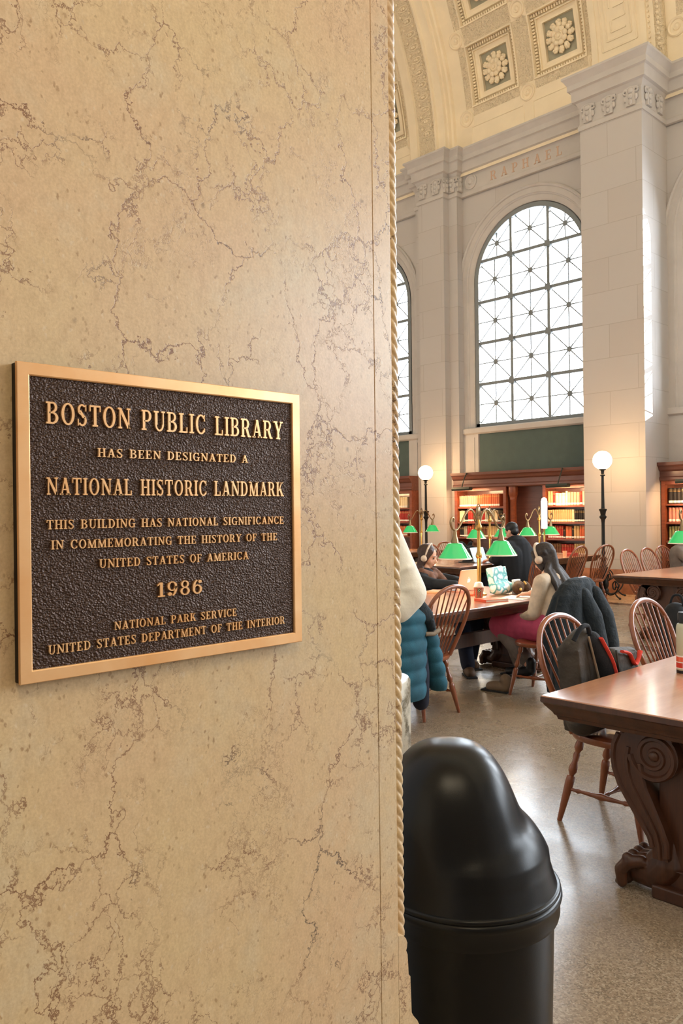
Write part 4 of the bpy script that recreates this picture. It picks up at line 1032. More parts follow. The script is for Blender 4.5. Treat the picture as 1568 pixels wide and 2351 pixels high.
# ---- woman in the cream sweater
P = empty('person', (-3.80, 5.98, .0), 'woman in a cream sweater and pink trousers with long dark hair, reading at the table', 'person')
b = Blob(); HC = V3((-3.975, 6.13, 1.125)); YW = R(178); PT = R(30)
hm = head_parts(b, HC, YW, PT)
b.limb([(-3.90, 6.09, 1.0), (-3.965, 6.125, 1.10)], [.052, .05])
b.limb([(-3.79, 6.0, .55), (-3.82, 6.03, .75), (-3.87, 6.06, .93)], [.13, .115, .105])
shL, shR = V3((-3.86, 5.90, .935)), V3((-3.90, 6.24, .945)); elL, elR = V3((-3.90, 5.84, .67)), V3((-4.03, 6.34, .82)); wrL, wrR = V3((-4.09, 5.93, .60)), V3((-4.14, 6.17, .805))
b.limb([shL, elL, wrL], [.052, .040, .028]); b.limb([shR, elR, wrR], [.052, .040, .028])
hand(b, wrL, (-.9, .3, -.1), (0, 0, 1), .6, -1); hand(b, wrR, (-.95, -.25, -.12), (.1, 0, 1), .7, 1)
hips = [V3((-3.84, 5.93, .54)), V3((-3.84, 6.10, .54))]; knees = [V3((-4.34, 5.96, .53)), V3((-4.38, 6.16, .53))]; ank = [V3((-3.98, 5.88, .24)), V3((-4.38, 6.34, .10))]
legs(b, hips, knees, ank)
b.build('body', 'skin', P, voxel=.0065, smooth=3); face_details(hm, P)
sw = Blob(); sw.limb([(-3.785, 5.99, .56), (-3.81, 6.03, .75), (-3.865, 6.065, .91)], [.145, .128, .120]); sw.limb([(-3.87, 6.07, .93), (-3.905, 6.09, 1.005)], [.09, .062])
sw.limb([V3((-3.86, 6.0, .95)), shL, elL, elL.lerp(wrL, .85)], [.07, .070, .056, .042]); sw.limb([V3((-3.88, 6.15, .95)), shR, elR, elR.lerp(wrR, .85)], [.07, .070, .056, .042])
sw.build('sweater', 'cloth_cream', P, voxel=.010, smooth=4)
part(MB().tube([elL.lerp(wrL, .78), elL.lerp(wrL, .92)], .047, 12).build('cuff', 'cloth_grey', smooth=50), P)
tr = Blob(); legs(tr, hips, [k + V3((.02, 0, 0)) for k in knees], [k.lerp(a, .22) for k, a in zip(knees, ank)], (.14, .108, .085)); tr.ball((-3.80, 6.01, .53), (.15, .19, .12))
tr.build('trousers', 'cloth_pink', P, voxel=.012, smooth=5)
for i in (0, 1):
    lw = Blob(); lw.limb([knees[i].lerp(ank[i], .12), knees[i].lerp(ank[i], .5), knees[i].lerp(ank[i], .9)], [.086, .078, .060]); lw.build('legging', 'cloth_grey', P, voxel=.012, smooth=3)
shoe(P, ank[0] + V3((.02, 0, -.10)), ank[0] + V3((-.13, -.02, -.15)), 'shoe_black'); shoe(P, ank[1] + V3((.02, 0, -.10)), ank[1] + V3((-.17, .02, -.10)), 'shoe_black')
hr = Blob(); hr.m.add([hm @ V3(v) for v in MB().ball((-.022, 0, .045), (.104, .088, .092), 20, 14).ball((-.03, .03, -.03), (.07, .06, .10)).ball((-.03, -.03, -.03), (.07, .06, .10)).v], MB().ball((-.022, 0, .045), (.104, .088, .092), 20, 14).ball((-.03, .03, -.03), (.07, .06, .10)).ball((-.03, -.03, -.03), (.07, .06, .10)).f)
for q in range(9):
    u = q / 8 - .5
    a = hm @ V3((-.08 + .03 * abs(u), u * .14, .03)); hr.limb([a, V3((-3.875 + .02 * abs(u), 6.10 + u * .20, 1.03)), V3((-3.765 + .01 * math.sin(q * 3.1), 6.075 + u * .24, .93)), V3((-3.71 + .015 * math.sin(q * 1.7), 6.06 + u * .22, .80 + .06 * math.sin(q * 2.3)))], [.030, .030, .024, .008], 8)
for y in (-1, 1): hr.limb([hm @ V3((.03, y * .074, .07)), hm @ V3((.035, y * .088, 0)), hm @ V3((.01, y * .09, -.09)), V3((-3.965, 6.12 + y * .105, .94))], [.024, .024, .022, .012], 8)
hr.limb([hm @ V3((-.09, 0, 0)), V3((-3.85, 6.10, 1.03)), V3((-3.755, 6.075, .92)), V3((-3.72, 6.06, .83))], [.04, .045, .04, .02])
hr.limb([V3((-3.85, 6.04, 1.02)), V3((-3.76, 6.0, .92)), V3((-3.74, 5.98, .86))], [.03, .028, .01]); hr.limb([V3((-3.85, 6.15, 1.02)), V3((-3.77, 6.15, .92)), V3((-3.73, 6.15, .84))], [.03, .03, .01])
hr.build('hair', 'hair_dark', P, voxel=.007, smooth=2)
def headphones(m, p):
    hp = MB().tube([m @ V3((.0, .095 * math.cos(a), -.01 + .152 * math.sin(a))) for a in [PI * i / 18 for i in range(19)]], .011, 8, flat=(1, 1.5))
    o = part(hp.build('headphone_band', 'headphone', smooth=60), p)
    for y in (-1, 1): part(MB().ball(m @ V3((-.005, y * .098, -.015)), .036, 14, 10).build('ear_cup', 'headphone', smooth=60), p)
headphones(hm, P)
P.location += V3((.04, .09, 0))

# ---- woman with headphones and brown hair
P = empty('person', (-5.55, 6.62, 0), 'woman with pale headphones, brown hair and a black jacket leaning on the table', 'person')
b = Blob(); HC = V3((-5.66, 6.69, 1.062)); hm = head_parts(b, HC, R(24), R(16))
b.limb([(-5.67, 6.66, .90), (-5.68, 6.68, 1.02)], [.052, .05]); b.limb([(-5.55, 6.58, .52), (-5.62, 6.61, .68), (-5.66, 6.64, .84)], [.12, .115, .10])
shR, shL = V3((-5.58, 6.48, .82)), V3((-5.72, 6.82, .83)); elR, elL = V3((-5.36, 6.44, .80)), V3((-5.42, 6.86, .80)); wrR, wrL = V3((-5.16, 6.58, .80)), V3((-5.20, 6.72, .805))
b.limb([shR, elR, wrR], [.05, .04, .028]); b.limb([shL, elL, wrL], [.05, .04, .028])
hand(b, wrR, (.8, .6, -.05), (0, 0, 1), .5, 1); hand(b, wrL, (.9, -.3, -.05), (0, 0, 1), .5, -1)
hips = [V3((-5.48, 6.50, .53)), V3((-5.50, 6.68, .53))]; knees = [V3((-5.0, 6.40, .50)), V3((-5.02, 6.70, .50))]; ank = [V3((-4.74, 6.17, .10)), V3((-4.96, 6.50, .10))]
legs(b, hips, knees, ank); b.build('body', 'skin', P, voxel=.0065, smooth=3); face_details(hm, P)
j = Blob(); j.limb([(-5.55, 6.58, .53), (-5.62, 6.61, .68), (-5.655, 6.64, .83)], [.14, .135, .125])
j.limb([V3((-5.62, 6.56, .85)), shR, elR, elR.lerp(wrR, .85)], [.08, .075, .062, .045]); j.limb([V3((-5.68, 6.74, .85)), shL, elL, elL.lerp(wrL, .85)], [.08, .075, .062, .045])
j.build('jacket', 'cloth_black', P, voxel=.010, smooth=4)
sc = Blob()
sc.limb([(-5.60, 6.55, .90), (-5.70, 6.60, .92), (-5.72, 6.74, .92), (-5.62, 6.76, .90), (-5.56, 6.66, .86), (-5.60, 6.55, .90)], [.045, .045, .045, .045, .045, .045])
sc.limb([(-5.57, 6.62, .87), (-5.49, 6.58, .78), (-5.46, 6.60, .68)], [.05, .045, .035]); sc.limb([(-5.58, 6.74, .88), (-5.50, 6.78, .79), (-5.46, 6.74, .70)], [.05, .045, .035])
sc.build('fur_collar', 'cloth_scarf', P, voxel=.010, smooth=2)
tr = Blob(); legs(tr, hips, knees, ank, (.10, .082, .068)); tr.ball((-5.52, 6.59, .53), (.13, .17, .10)); tr.build('trousers', 'cloth_navy', P, voxel=.012, smooth=4)
shoe(P, ank[0] + V3((-.02, .02, -.10)), ank[0] + V3((.11, -.09, -.10)), 'shoe_brown', s=1.15); shoe(P, ank[1] + V3((-.02, .02, -.10)), ank[1] + V3((.12, -.06, -.10)), 'shoe_brown', s=1.1)
hr = Blob(); t_ = MB().ball((-.025, 0, .045), (.102, .086, .090), 20, 14).ball((-.04, 0, -.04), (.06, .075, .10)); hr.m.add([hm @ V3(v) for v in t_.v], t_.f)
for y in (-1, 1):
    for q in range(3): hr.limb([hm @ V3((.045 - .03 * q, y * .066, .075)), hm @ V3((.02 - .03 * q, y * .088, 0)), hm @ V3((-.01 - .02 * q, y * .092, -.10)), V3((-5.60 - .03 * q, 6.67 + y * .13, .84)), V3((-5.53 - .03 * q, 6.66 + y * .14, .72))], [.022, .024, .024, .022, .010], 8)
hr.build('hair', 'hair_brown', P, voxel=.008, smooth=2); headphones(hm, P)

# ---- seated figures further away
def sitter(x, y, yaw, label, skin, coat, hairm, wide=1.0, head=(.06, 0, 1.24), pitch=20, hands=True, cheek=False, collar=None):
    P = empty('person', (x, y, 0), label, 'person')
    m = Matrix.Translation((x, y, 0)) @ Matrix.Rotation(yaw, 4, 'Z'); g = lambda *p: m @ V3(p)
    b = Blob(); hm = head_parts(b, g(*head), yaw, R(pitch))
    nb = (head[0] - .05, 0, head[2] - .17)
    b.limb([g(*nb), g(head[0] - .02, 0, head[2] - .04)], [.055, .054]); b.limb([g(0, 0, .56), g(.02, 0, .78), g(nb[0] - .02, 0, nb[2] - .08)], [.13, .12, .11])
    sh = [g(nb[0] - .01, s * .19, nb[2] - .07) for s in (-1, 1)]; el = [g(.18, s * .25, .84) for s in (-1, 1)]; wr = [g(.40, s * .12, .82) for s in (-1, 1)]
    if cheek: el[1] = g(.26, .16, .84); wr[1] = g(head[0] + .04, .12, head[2] - .10)
    for i in (0, 1):
        b.limb([sh[i], el[i], wr[i]], [.052, .042, .029]); up_ = cheek and i == 1
        hand(b, wr[i], (m.to_3x3() @ V3((0, -.1, 1))) if up_ else (m.to_3x3() @ V3((1, -.25 * (2 * i - 1), -.08))), (m.to_3x3() @ V3((0, 1, 0))) if up_ else (0, 0, 1), .6, 1 if i == 0 else -1)
    hp = [g(.03, s * .10, .54) for s in (-1, 1)]; kn = [g(.46, s * .13, .52) for s in (-1, 1)]; an = [g(.40, s * .13, .10) for s in (-1, 1)]
    legs(b, hp, kn, an); b.build('body', skin, P, voxel=.008, smooth=3); face_details(hm, P)
    c = Blob(); c.limb([g(0, 0, .55), g(.015, 0, .78), g(nb[0] - .02, 0, nb[2] - .07)], [.155 * wide, .150 * wide, .135 * wide]); c.limb([g(nb[0] - .02, 0, nb[2] - .05), g(*nb)], [.10, .065])
    for s, a in ((-.12, -.15), (.12, .15)): c.limb([g(0, s, .60), g(.01, a, .90)], [.11 * wide, .12 * wide])
    for i in (0, 1): c.limb([g(nb[0] - .02, .10 * (2 * i - 1), nb[2] - .06), sh[i], el[i], el[i].lerp(wr[i], .85)], [.08 * wide, .078 * wide, .066 * wide, .046])
    c.build('jacket', coat, P, voxel=.012, smooth=4)
    if collar:
        k = Blob(); k.limb([g(nb[0] - .03 + .07 * math.cos(a), .085 * math.sin(a), nb[2] - .005) for a in [R(50) + i * R(26) for i in range(11)]], [.02] * 11); k.build('collar', collar, P, voxel=.008, smooth=2)
    t = Blob(); legs(t, hp, kn, an, (.105, .085, .066)); t.build('trousers', 'cloth_navy', P, voxel=.014, smooth=3)
    for i in (0, 1): shoe(P, an[i] + m.to_3x3() @ V3((-.03, 0, 0)) - V3((0, 0, .10)), an[i] + m.to_3x3() @ V3((.17, 0, 0)) - V3((0, 0, .10)), 'shoe_black')
    h = Blob(); t_ = MB().ball((-.02, 0, .045), (.100, .084, .090), 18, 12).ball((-.045, 0, -.02), (.06, .072, .06)); h.m.add([hm @ V3(v) for v in t_.v], t_.f); h.build('hair', hairm, P, voxel=.010, smooth=2)
    return P
sitter(-6.78, 10.03, R(180), 'man in a bulky black jacket typing on a silver laptop, his back to us', 'skin', 'cloth_black', 'hair_black', 1.42, (.09, .02, 1.24), 24, collar='cloth_lining')
sitter(-8.80, 11.45, R(-10), 'person in black with dark skin facing us across the far table', 'skin_dark', 'cloth_black', 'hair_black', 1.0, (.26, -.02, 1.06), 20)
sitter(-8.85, 12.72, R(-30), 'pale person resting a cheek on one hand behind the green lamp shade', 'skin', 'cloth_grey', 'hair_brown', .95, (.20, 0, 1.13), 10, cheek=True)
sitter(-5.12, 11.74, R(-5), 'person in a grey top with black hair at the right edge, behind a green lamp', 'skin', 'cloth_grey', 'hair_black', 1.05, (.10, -.08, 1.17), 20)

# ---- person standing behind the wall corner in a loose white shirt
P = empty('person', (-2.52, 2.42, 0), 'person in a loose white shirt, arm bent, standing mostly behind the marble wall corner', 'person')
b = Blob(); hm = head_parts(b, V3((-2.53, 2.45, 1.74)), R(120), R(10)); b.limb([(-2.52, 2.43, 1.50), (-2.53, 2.44, 1.68)], [.06, .056])
b.limb([(-2.52, 2.42, .98), (-2.52, 2.42, 1.2), (-2.52, 2.42, 1.42)], [.14, .13, .13])
shR, elR, wrR = V3((-2.40, 2.545, 1.475)), V3((-2.345, 2.615, 1.195)), V3((-2.46, 2.70, 1.16)); shL, elL, wrL = V3((-2.66, 2.33, 1.47)), V3((-2.74, 2.33, 1.18)), V3((-2.66, 2.55, 1.14))
b.limb([shR, elR, wrR], [.055, .044, .030]); b.limb([shL, elL, wrL], [.055, .044, .030]); hand(b, wrR, (-.7, .5, 0), (0, 0, 1), .5, 1); hand(b, wrL, (.5, .7, 0), (0, 0, 1), .5, -1)
hips = [V3((-2.45, 2.46, .93)), V3((-2.59, 2.38, .93))]; knees = [V3((-2.45, 2.49, .50)), V3((-2.60, 2.40, .50))]; ank = [V3((-2.45, 2.45, .10)), V3((-2.62, 2.36, .10))]
legs(b, hips, knees, ank); b.build('body', 'skin', P, voxel=.008, smooth=3); face_details(hm, P)
s_ = Blob(); s_.limb([(-2.52, 2.42, .92), (-2.52, 2.42, 1.2), (-2.52, 2.42, 1.42)], [.17, .155, .14]); s_.limb([(-2.52, 2.43, 1.44), (-2.525, 2.435, 1.55)], [.12, .065])
s_.limb([V3((-2.400, 2.550, 1.560)), V3((-2.382, 2.570, 1.45)), V3((-2.362, 2.596, 1.335)), V3((-2.325, 2.634, 1.20))], [.036, .052, .066, .070], 18); s_.limb([V3((-2.328, 2.632, 1.19)), V3((-2.365, 2.59, 1.148)), V3((-2.42, 2.56, 1.13))], [.068, .078, .07], 18)
for zz, ln in ((1.305, .055), (1.225, .03)):
    s_.limb([V3((-2.352 + (1.305 - zz) * .2, 2.606 + (1.305 - zz) * .2, zz + .25 * q)) + rt * q - fw * math.sqrt(.067 ** 2 - q * q) for q in (-.9 * ln, -.3 * ln, .4 * ln, ln)], [.006, .011, .011, .006], 8)
s_.limb([V3((-2.60, 2.36, 1.48)), shL, elL, elL.lerp(wrL, .7)], [.08, .08, .085, .075])
s_.build('shirt', 'cloth_white', P, voxel=.008, smooth=5)
t = Blob(); legs(t, hips, knees, ank, (.11, .085, .07)); t.ball((-2.52, 2.42, .95), (.16, .15, .10)); t.build('trousers', 'cloth_navy', P, voxel=.014, smooth=3)
for i in (0, 1): shoe(P, ank[i] + V3((0, -.02, -.10)), ank[i] + V3((-.04, .17, -.10)), 'shoe_black')
h = Blob(); t_ = MB().ball((-.02, 0, .045), (.100, .084, .090), 18, 12); h.m.add([hm @ V3(v) for v in t_.v], t_.f); h.build('hair', 'hair_brown', P, voxel=.010, smooth=2)

# ================================================================ garments on chairs
def drape(levels, n=40, folds=7, amp=.10, ph=0.0):
    rs = []
    L = len(levels)
    for i in range((L - 1) * 5 + 1):
        k = min(i // 5, L - 2); t = (i - 5 * k) / 5; t = t * t * (3 - 2 * t) * .5 + t * .5
        z, x, y, hx, hy = [levels[k][q] + (levels[k + 1][q] - levels[k][q]) * t for q in range(5)]
        f = i / ((L - 1) * 5)
        rs.append([(x + hx * math.cos(a) * (1 + amp * f ** .5 * math.sin(folds * a + ph + 1.5 * f)), y + hy * math.sin(a) * (1 + .5 * amp * f ** .5 * math.sin((folds - 2) * a + 2 * f)), z) for a in [2 * PI * j / n for j in range(n)]])
    return MB().rings(rs)
ct = empty('draped_coat', (-3.45, 6.02, .08), 'dark blue-black coat hanging over the chair behind the cream-sweater woman', 'coat')
part(drape([(.998, -3.46, 5.98, .03, .08), (.988, -3.46, 5.98, .06, .14), (.95, -3.465, 5.97, .085, .215), (.86, -3.48, 5.96, .12, .275), (.70, -3.51, 5.96, .15, .305), (.50, -3.52, 5.97, .17, .325), (.30, -3.50, 5.97, .17, .335), (.10, -3.48, 5.95, .15, .32)], folds=11, amp=.16).build('coat_body', 'cloth_coat', smooth=60), ct)
for y0, ph in ((6.18, 0), (6.0, 1)):
    s_ = Blob(); s_.limb([(-3.40, y0 - .08, .86), (-3.36, y0, .68), (-3.34, y0 + .05, .45), (-3.33, y0 + .04, .25)], [.07, .085, .085, .07]); s_.build('sleeve', 'cloth_coat', ct, voxel=.014, smooth=4)
s_ = Blob(); s_.limb([(-3.50, 5.72, .62), (-3.50, 5.70, .45), (-3.51, 5.69, .20)], [.05, .058, .045]); s_.build('grey_sleeve', 'cloth_dark_grey', ct, voxel=.012, smooth=4)
tj = empty('puffer_jacket', (-3.80, 4.25, .2), 'teal quilted puffer jacket hanging over a chair beside the wall corner', 'jacket')
m = MB(); rs = []
for i in range(61):
    f = i / 60; z = .98 - .72 * f; puff = 1 + .10 * abs(math.sin(f * PI * 7))
    hx = (.05 + .09 * min(1, f * 5)) * puff; hy = (.09 + .15 * min(1, f * 4)) * (1 - .12 * f) * (.5 + .5 * puff)
    rs.append([(-3.80 + hx * math.cos(a), 4.18 + hy * math.sin(a), z) for a in [2 * PI * j / 32 for j in range(32)]])
part(m.rings(rs).build('quilted_body', 'cloth_teal', smooth=60), tj)
rs = []
for i in range(61):
    f = i / 60; r = (.05 + .035 * min(1, f * 3)) * (1 - .25 * f ** 6) * (.88 + .16 * abs(math.sin(f * PI * 6)))
    c = V3((-3.79, 4.38, .90)).lerp(V3((-3.76, 4.55, .27)), f)
    rs.append([(c.x + r * math.cos(a), c.y + r * math.sin(a), c.z) for a in [2 * PI * j / 24 for j in range(24)]])
part(MB().rings(rs).build('quilted_sleeve', 'cloth_teal', smooth=60), tj)
s_ = Blob(); s_.limb([(-3.74, 4.30, .90), (-3.71, 4.36, .80), (-3.70, 4.39, .72)], [.06, .07, .055], flat=(1, .6)); s_.build('collar_flap', 'cloth_coat', tj, voxel=.010, smooth=3)
part(MB().tube([(-3.685, 4.32, .70), (-3.665, 4.39, .695), (-3.675, 4.46, .715)], .016, 8).build('lining_edge', 'cloth_lining', smooth=50), tj)
s_ = Blob(); s_.limb([(-3.79, 4.32, .62), (-3.79, 4.36, .40), (-3.80, 4.40, .20)], [.09, .085, .06]); s_.build('dark_lining', 'cloth_navy', tj, voxel=.012, smooth=3)

# ================================================================ backpack
bk = empty('backpack', (-2.02, 3.7, .455), 'open black and olive backpack with orange-red trim on the windsor chair', 'backpack')
B = Blob(); B.m.obox((-2.05, 3.62, .69), (.12, .22, .42), Matrix.Rotation(R(9), 3, 'X')); B.limb([(-2.05, 3.53, .88), (-2.04, 3.60, .92)], [.055, .055]); B.limb([(-2.02, 3.56, .53), (-2.02, 3.85, .53)], [.075, .07])
B.build('main_body', 'cloth_olive', bk, voxel=.010, smooth=6)
B = Blob(); B.limb([(-2.0, 3.62, .91), (-1.99, 3.70, .80), (-1.98, 3.76, .62)], [.05, .062, .06]); B.build('black_panel', 'cloth_black', bk, voxel=.008, smooth=4)
B = Blob(); B.m.obox((-1.99, 3.88, .74), (.11, .19, .15), Matrix.Rotation(R(14), 3, 'X')); B.limb([(-1.99, 3.80, .80), (-1.99, 3.98, .79)], [.058, .05]); B.limb([(-1.99, 3.84, .62), (-1.99, 3.90, .68)], [.06, .06]); B.build('front_pocket', 'cloth_olive', bk, voxel=.008, smooth=4)
for p in ([(-1.945, 3.615, .93), (-1.93, 3.69, .82), (-1.925, 3.725, .74)], [(-1.927, 3.79, .845), (-1.925, 3.86, .825), (-1.925, 3.92, .765), (-1.937, 4.00, .82)]):
    part(MB().tube(catmull(p), .011, 8, flat=(.7, 1.2)).build('red_trim', 'cloth_red', smooth=60), bk)
part(MB().tube(catmull([(-2.0, 3.46, .93), (-1.985, 3.50, .985), (-1.985, 3.56, .99), (-1.99, 3.59, .95)]), .012, 8).build('carry_loop', 'cloth_black', smooth=60), bk)
part(MB().tube(catmull([(-1.975, 3.555, .94), (-1.965, 3.60, .80), (-1.955, 3.68, .58)]), .006, 6).build('piping', 'cloth_lining', smooth=60), bk)
part(MB().tube(catmull([(-1.93, 3.735, .86), (-1.925, 3.76, .74), (-1.925, 3.775, .66)]), .005, 6).build('zipper', 'lens', smooth=60), bk)
part(MB().box((-1.995, 3.52, .56), (-1.97, 3.60, .70)).build('side_pouch', 'cloth_black', smooth=0, bevel=.012), bk)
bk.location.x -= .035
B = Blob(); B.limb([(-3.62, 8.15, .08), (-3.62, 8.15, .30), (-3.64, 8.16, .48)], [.17, .18, .12]); B.limb([(-3.50, 8.10, .12), (-3.50, 8.10, .22)], [.11, .10])
bb = empty('shoulder_bag', (-3.62, 8.15, 0), 'black slumped bag on the floor behind the second windsor chair', 'bag'); B.m.box((-3.78, 8.0, 0), (-3.46, 8.30, .1)); B.build('bag_body', 'cloth_black', bb, voxel=.014, smooth=5)
part(MB().tube(catmull([(-3.70, 8.15, .55), (-3.66, 8.15, .66), (-3.58, 8.15, .66), (-3.56, 8.15, .55)]), .012, 8).build('bag_strap', 'cloth_black', smooth=60), bb)

# ================================================================ things on the tables
TZ = .7602
def laptop(name, c, rz, body, label, ang=100, w_=.31, d_=.215, logo=False, screen='black_plastic'):
    l = empty(name, (c[0], c[1], TZ), label, 'laptop', rz)           # local +y = away from its user, hinge at y=0
    MB().box((-w_ / 2, -d_, 0), (w_ / 2, 0, .014)).build('keyboard_base', body, l, smooth=0, bevel=.004)
    m = Matrix.Translation((0, .002, .012)) @ Matrix.Rotation(R(90 - ang), 4, 'X')
    n = 8; r = .014; pts = []
    for qx, qz, a0 in ((w_ / 2 - r, r, -90), (w_ / 2 - r, d_ - r, 0), (-w_ / 2 + r, d_ - r, 90), (-w_ / 2 + r, r, 180)): pts += [(qx + r * math.cos(R(a0 + 90 * i / n)), qz + r * math.sin(R(a0 + 90 * i / n))) for i in range(n + 1)]
    o = MB().prism(pts, .0, .007, 'y').xf(m).build('screen_lid', body, l, smooth=0)
    MB().box((-w_ / 2 + .012, -.0006, .012), (w_ / 2 - .012, .0002, d_ - .012)).xf(m).build('display', screen, o, smooth=0)
    MB().box((-w_ / 2 + .02, -d_ * .55, .0142), (w_ / 2 - .02, -.02, .0148)).build('keys', 'black_plastic', l, smooth=0)
    if logo:
        g = MB()
        for cx, cz, rx, rz_ in ((-.010, 0, .0165, .021), (.010, 0, .0165, .021)): g.lathe([(.001, 0), (1, 0), (1, .0009), (.001, .0009)], n=20).v; 
        g = MB()
        for cx in (-.009, .009):
            pr = [(cx + .0165 * math.cos(a), d_ / 2 - .004 + .021 * math.sin(a)) for a in [2 * PI * i / 20 for i in range(20)] if not (cx > 0 and math.cos(a) > .80)]
            g.prism(pr, .0068, .0078, 'y')
        g.prism([(.001, d_ / 2 + .021), (.010, d_ / 2 + .024), (.012, d_ / 2 + .034), (.003, d_ / 2 + .031)], .0068, .0078, 'y')
        g.xf(m).build('logo', 'white_paint', o, smooth=0)
    return l
laptop('laptop', (-4.93, 6.40), R(-90), 'laptop_pink', 'rose-gold laptop with a pale fruit emblem, back of its screen towards us', 104, .30, .21, True)
laptop('laptop', (-7.50, 10.12), R(90), 'laptop_silver', 'silver laptop in front of the man in black', 112, .33, .23, screen='laptop_silver')
# patterned pouch
bg_ = Blob(); bg_.m.obox((-4.55, 6.395, .895), (.07, .235, .235), Matrix.Rotation(R(-12), 3, 'Y')); bg_.limb([(-4.51, 6.30, .818), (-4.51, 6.51, .818)], [.055, .055])
pb = empty('patterned_pouch', (-4.54, 6.40, TZ), 'white and teal patterned pouch standing behind the paper cup', 'pouch'); bg_.build('pouch_body', 'bag_print', pb, voxel=.008, smooth=4)
part(MB().tube([(-4.595, 6.29, 1.0), (-4.60, 6.40, 1.005), (-4.595, 6.52, 1.01)], .007, 8).build('zip_edge', 'bag_print', smooth=50), pb)
# paper cup
cp = empty('paper_cup', (-4.43, 5.935, TZ), 'iced coffee cup with red print, green round logo and frothy top beside the pouch', 'cup')
part(MB().lathe([(.001, 0), (.029, 0), (.030, .004), (.042, .108), (.040, .108), (.001, .106)], (-4.43, 5.935, TZ), 28).build('cup_wall', 'cup_body', smooth=40), cp)
part(MB().lathe([(.043, .104), (.0445, .108), (.044, .113), (.040, .122), (.036, .140), (.026, .150), (.001, .153)], (-4.43, 5.935, TZ), 28).build('dome_lid', 'lamp_white', smooth=50), cp)
for k_ in range(6):
    a = R(-150) + k_ * R(58); part(MB().tube([(-4.43 + r_ * math.cos(a + .25 * f_), 5.935 + r_ * math.sin(a + .25 * f_), TZ + .012 + .085 * f_) for f_, r_ in ((0, .0315), (.5, .0365), (1, .0415))], .0035, 5).build('red_print', 'cloth_red', smooth=0), cp)
a = R(-46); nrm = V3((math.cos(a), math.sin(a), 0)); mlg = Matrix.Translation(V3((-4.43, 5.935, TZ + .078)) + nrm * .0385) @ nrm.to_track_quat('Z', 'Y').to_matrix().to_4x4()
part(MB().lathe([(.001, .0018), (.015, .0018), (.0155, 0), (.001, -.002)], n=24).xf(mlg).build('green_logo', 'logo_green', smooth=0), cp)
part(MB().lathe([(.0075, .0022), (.0095, .0022), (.0095, .0012), (.0075, .0012)], n=20, caps=False).xf(mlg).build('logo_ring', 'white_paint', smooth=0), cp)
def slab(name, c, dim, rz, mat, label, cat, bev=.003):
    o = MB().cbox((0, 0, dim[2] / 2), dim).build(name, mat, smooth=0, bevel=bev); o.location = c; o.rotation_euler = (0, 0, rz); return tag(o, label, cat)
nb = empty('notebook', (-4.24, 5.86, TZ), 'orange-red notebook lying by the table edge in front of the cup', 'notebook', R(-18))
MB().cbox((0, 0, .011), (.165, .235, .016)).build('pages', 'paper', nb, smooth=0); MB().box((-.085, -.12, 0), (.085, .12, .003)).box((-.085, -.12, .019), (.085, .12, .022)).box((-.085, -.12, 0), (-.082, .12, .022)).box((-.085, -.12, .0), (.085, -.117, .022)).build('cover', 'orange', nb, smooth=0)
slab('paper_sheet', (-4.21, 6.20, TZ), (.24, .33, .006), R(12), 'paper', 'white papers spread under the hand of the cream-sweater woman', 'paper', .001)
slab('paper_stack', (-4.50, 6.78, TZ), (.22, .30, .02), R(-8), 'paper', 'white paper stack behind the brown fuzzy pouch', 'paper', .001)
cl = empty('clog', (-4.14, 5.79, 0), 'tan clog lying on the floor below the pink trousers', 'clog')
shoe(cl, (-4.06, 5.80, 0), (-4.24, 5.775, 0), 'shoe_tan', 'clog_upper', 1.1)
o = MB().box((-.012, -.055, 0), (.012, .055, .13)).build('card_stand', 'white_paint', smooth=0, bevel=.002); o.location = (-4.46, 6.56, TZ); tag(o, 'white upright card between the teal pouch and the brown fuzzy pouch', 'card')
fz_ = empty('fuzzy_pouch', (-4.40, 6.56, TZ), 'brown fuzzy pouch with a gold button on the white papers', 'pouch')
B = Blob(); B.limb([(-4.40, 6.50, TZ + .055), (-4.42, 6.545, TZ + .075)], [.055, .05]); B.limb([(-4.38, 6.60, TZ + .052), (-4.40, 6.62, TZ + .07)], [.052, .045]); B.build('pouch_fur', 'fur_brown', fz_, voxel=.007, smooth=2)
part(MB().ball((-4.353, 6.475, TZ + .05), (.014, .014, .016), 10, 8).build('gold_button', 'gold', smooth=60), fz_)
part(MB().tube([(-4.37, 6.55, TZ + .12), (-4.35, 6.56, TZ + .09)], .009, 6).build('gold_clasp', 'gold', smooth=60), fz_)
slab('folder', (-5.08, 6.13, TZ), (.15, .20, .02), R(20), 'peach', 'peach folder seen through the chair spindles', 'folder')
slab('pencil_case', (-4.66, 6.16, TZ), (.04, .12, .018), R(10), 'orange', 'small orange pencil case by the brass lamp foot', 'pencil case', .006)
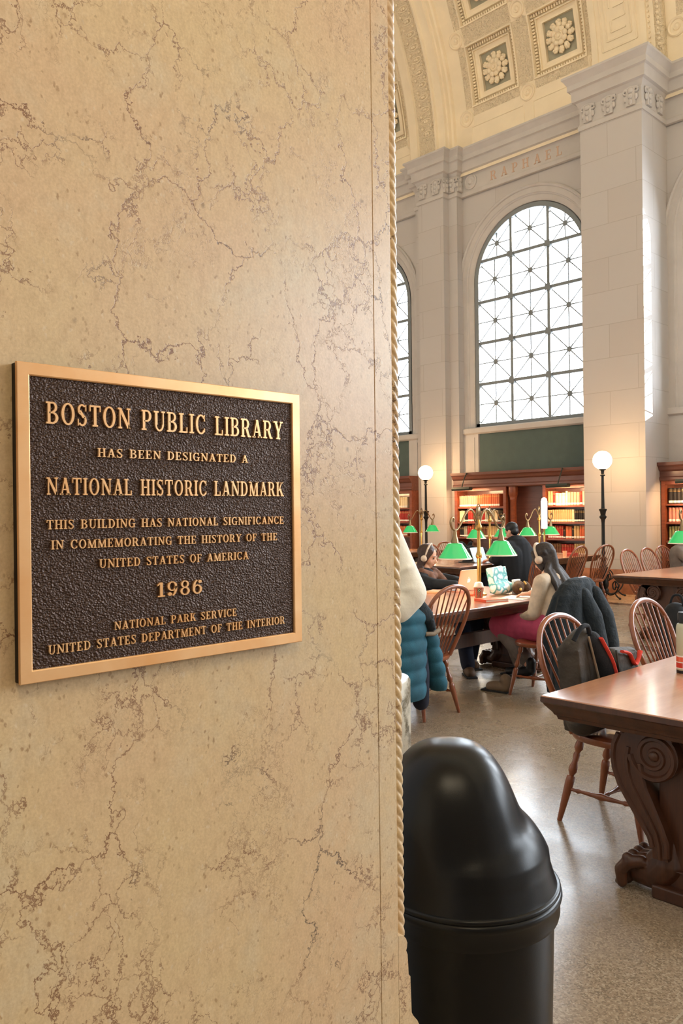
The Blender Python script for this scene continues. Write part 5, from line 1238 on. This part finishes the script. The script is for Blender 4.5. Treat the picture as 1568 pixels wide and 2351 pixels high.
slab('red_book', (-7.40, 12.55, TZ), (.16, .22, .04), R(10), 'book_red', 'red book lying at the right end of the far table', 'book')
o = MB().lathe([(.001, 0), (.03, 0), (.038, .09), (.034, .09), (.028, .01), (.001, .01)], n=20).build('mug', 'peach', smooth=40); o.location = (-7.35, 12.25, TZ); tag(o, 'small peach cup at the right end of the far table', 'cup')
o = MB().lathe([(.001, .0), (.15, .0), (.15, .012), (.09, .02), (.085, .06), (.07, .075), (.001, .08)], n=24).build('felt_hat', 'cloth_black', smooth=40); o.location = (-7.68, 10.02, TZ); o.scale = (.9, 1.0, .8); tag(o, 'black hat lying on the far table behind the nearest lamp pole', 'hat')
slab('blue_folder', (-8.10, 12.60, TZ), (.02, .20, .16), R(25), 'blue_screen', 'blue upright folder below the shade near the dark doorway', 'folder')
# water bottle on the nearest table
wb = empty('water_bottle', (-1.70, 3.90, TZ), 'pale metal water bottle with a black lid and orange stickers at the right edge', 'bottle')
bx_, by_ = -1.70, 3.90
part(MB().lathe([(.001, 0), (.034, 0), (.037, .004), (.037, .215), (.033, .232), (.024, .240), (.001, .241)], (bx_, by_, TZ), 32).build('bottle_body', 'bottle_body', smooth=40), wb)
part(MB().lathe([(.025, .238), (.029, .240), (.029, .285), (.026, .290), (.001, .291)], (bx_, by_, TZ), 28).build('bottle_lid', 'black_plastic', smooth=40), wb)
part(MB().lathe([(.0372, .0), (.0376, .002), (.0376, .012), (.0372, .014)], (bx_, by_, TZ), 32, caps=False).build('bottle_foot', 'black_plastic', smooth=40), wb)
def patch(r, a0, a1, z0, z1): return MB().rings([[(bx_ + r * math.cos(a0 + (a1 - a0) * i / 8), by_ + r * math.sin(a0 + (a1 - a0) * i / 8), TZ + z) for i in range(9)] for z in (z0, z1)], False, False)
part(patch(.0374, R(-170), R(-30), .02, .085).build('sticker', 'white_paint', smooth=40), wb); part(patch(.0376, R(-165), R(-40), .026, .05).build('sticker', 'cloth_red', smooth=40), wb); part(patch(.0376, R(-165), R(-50), .055, .078).build('sticker', 'orange', smooth=40), wb)
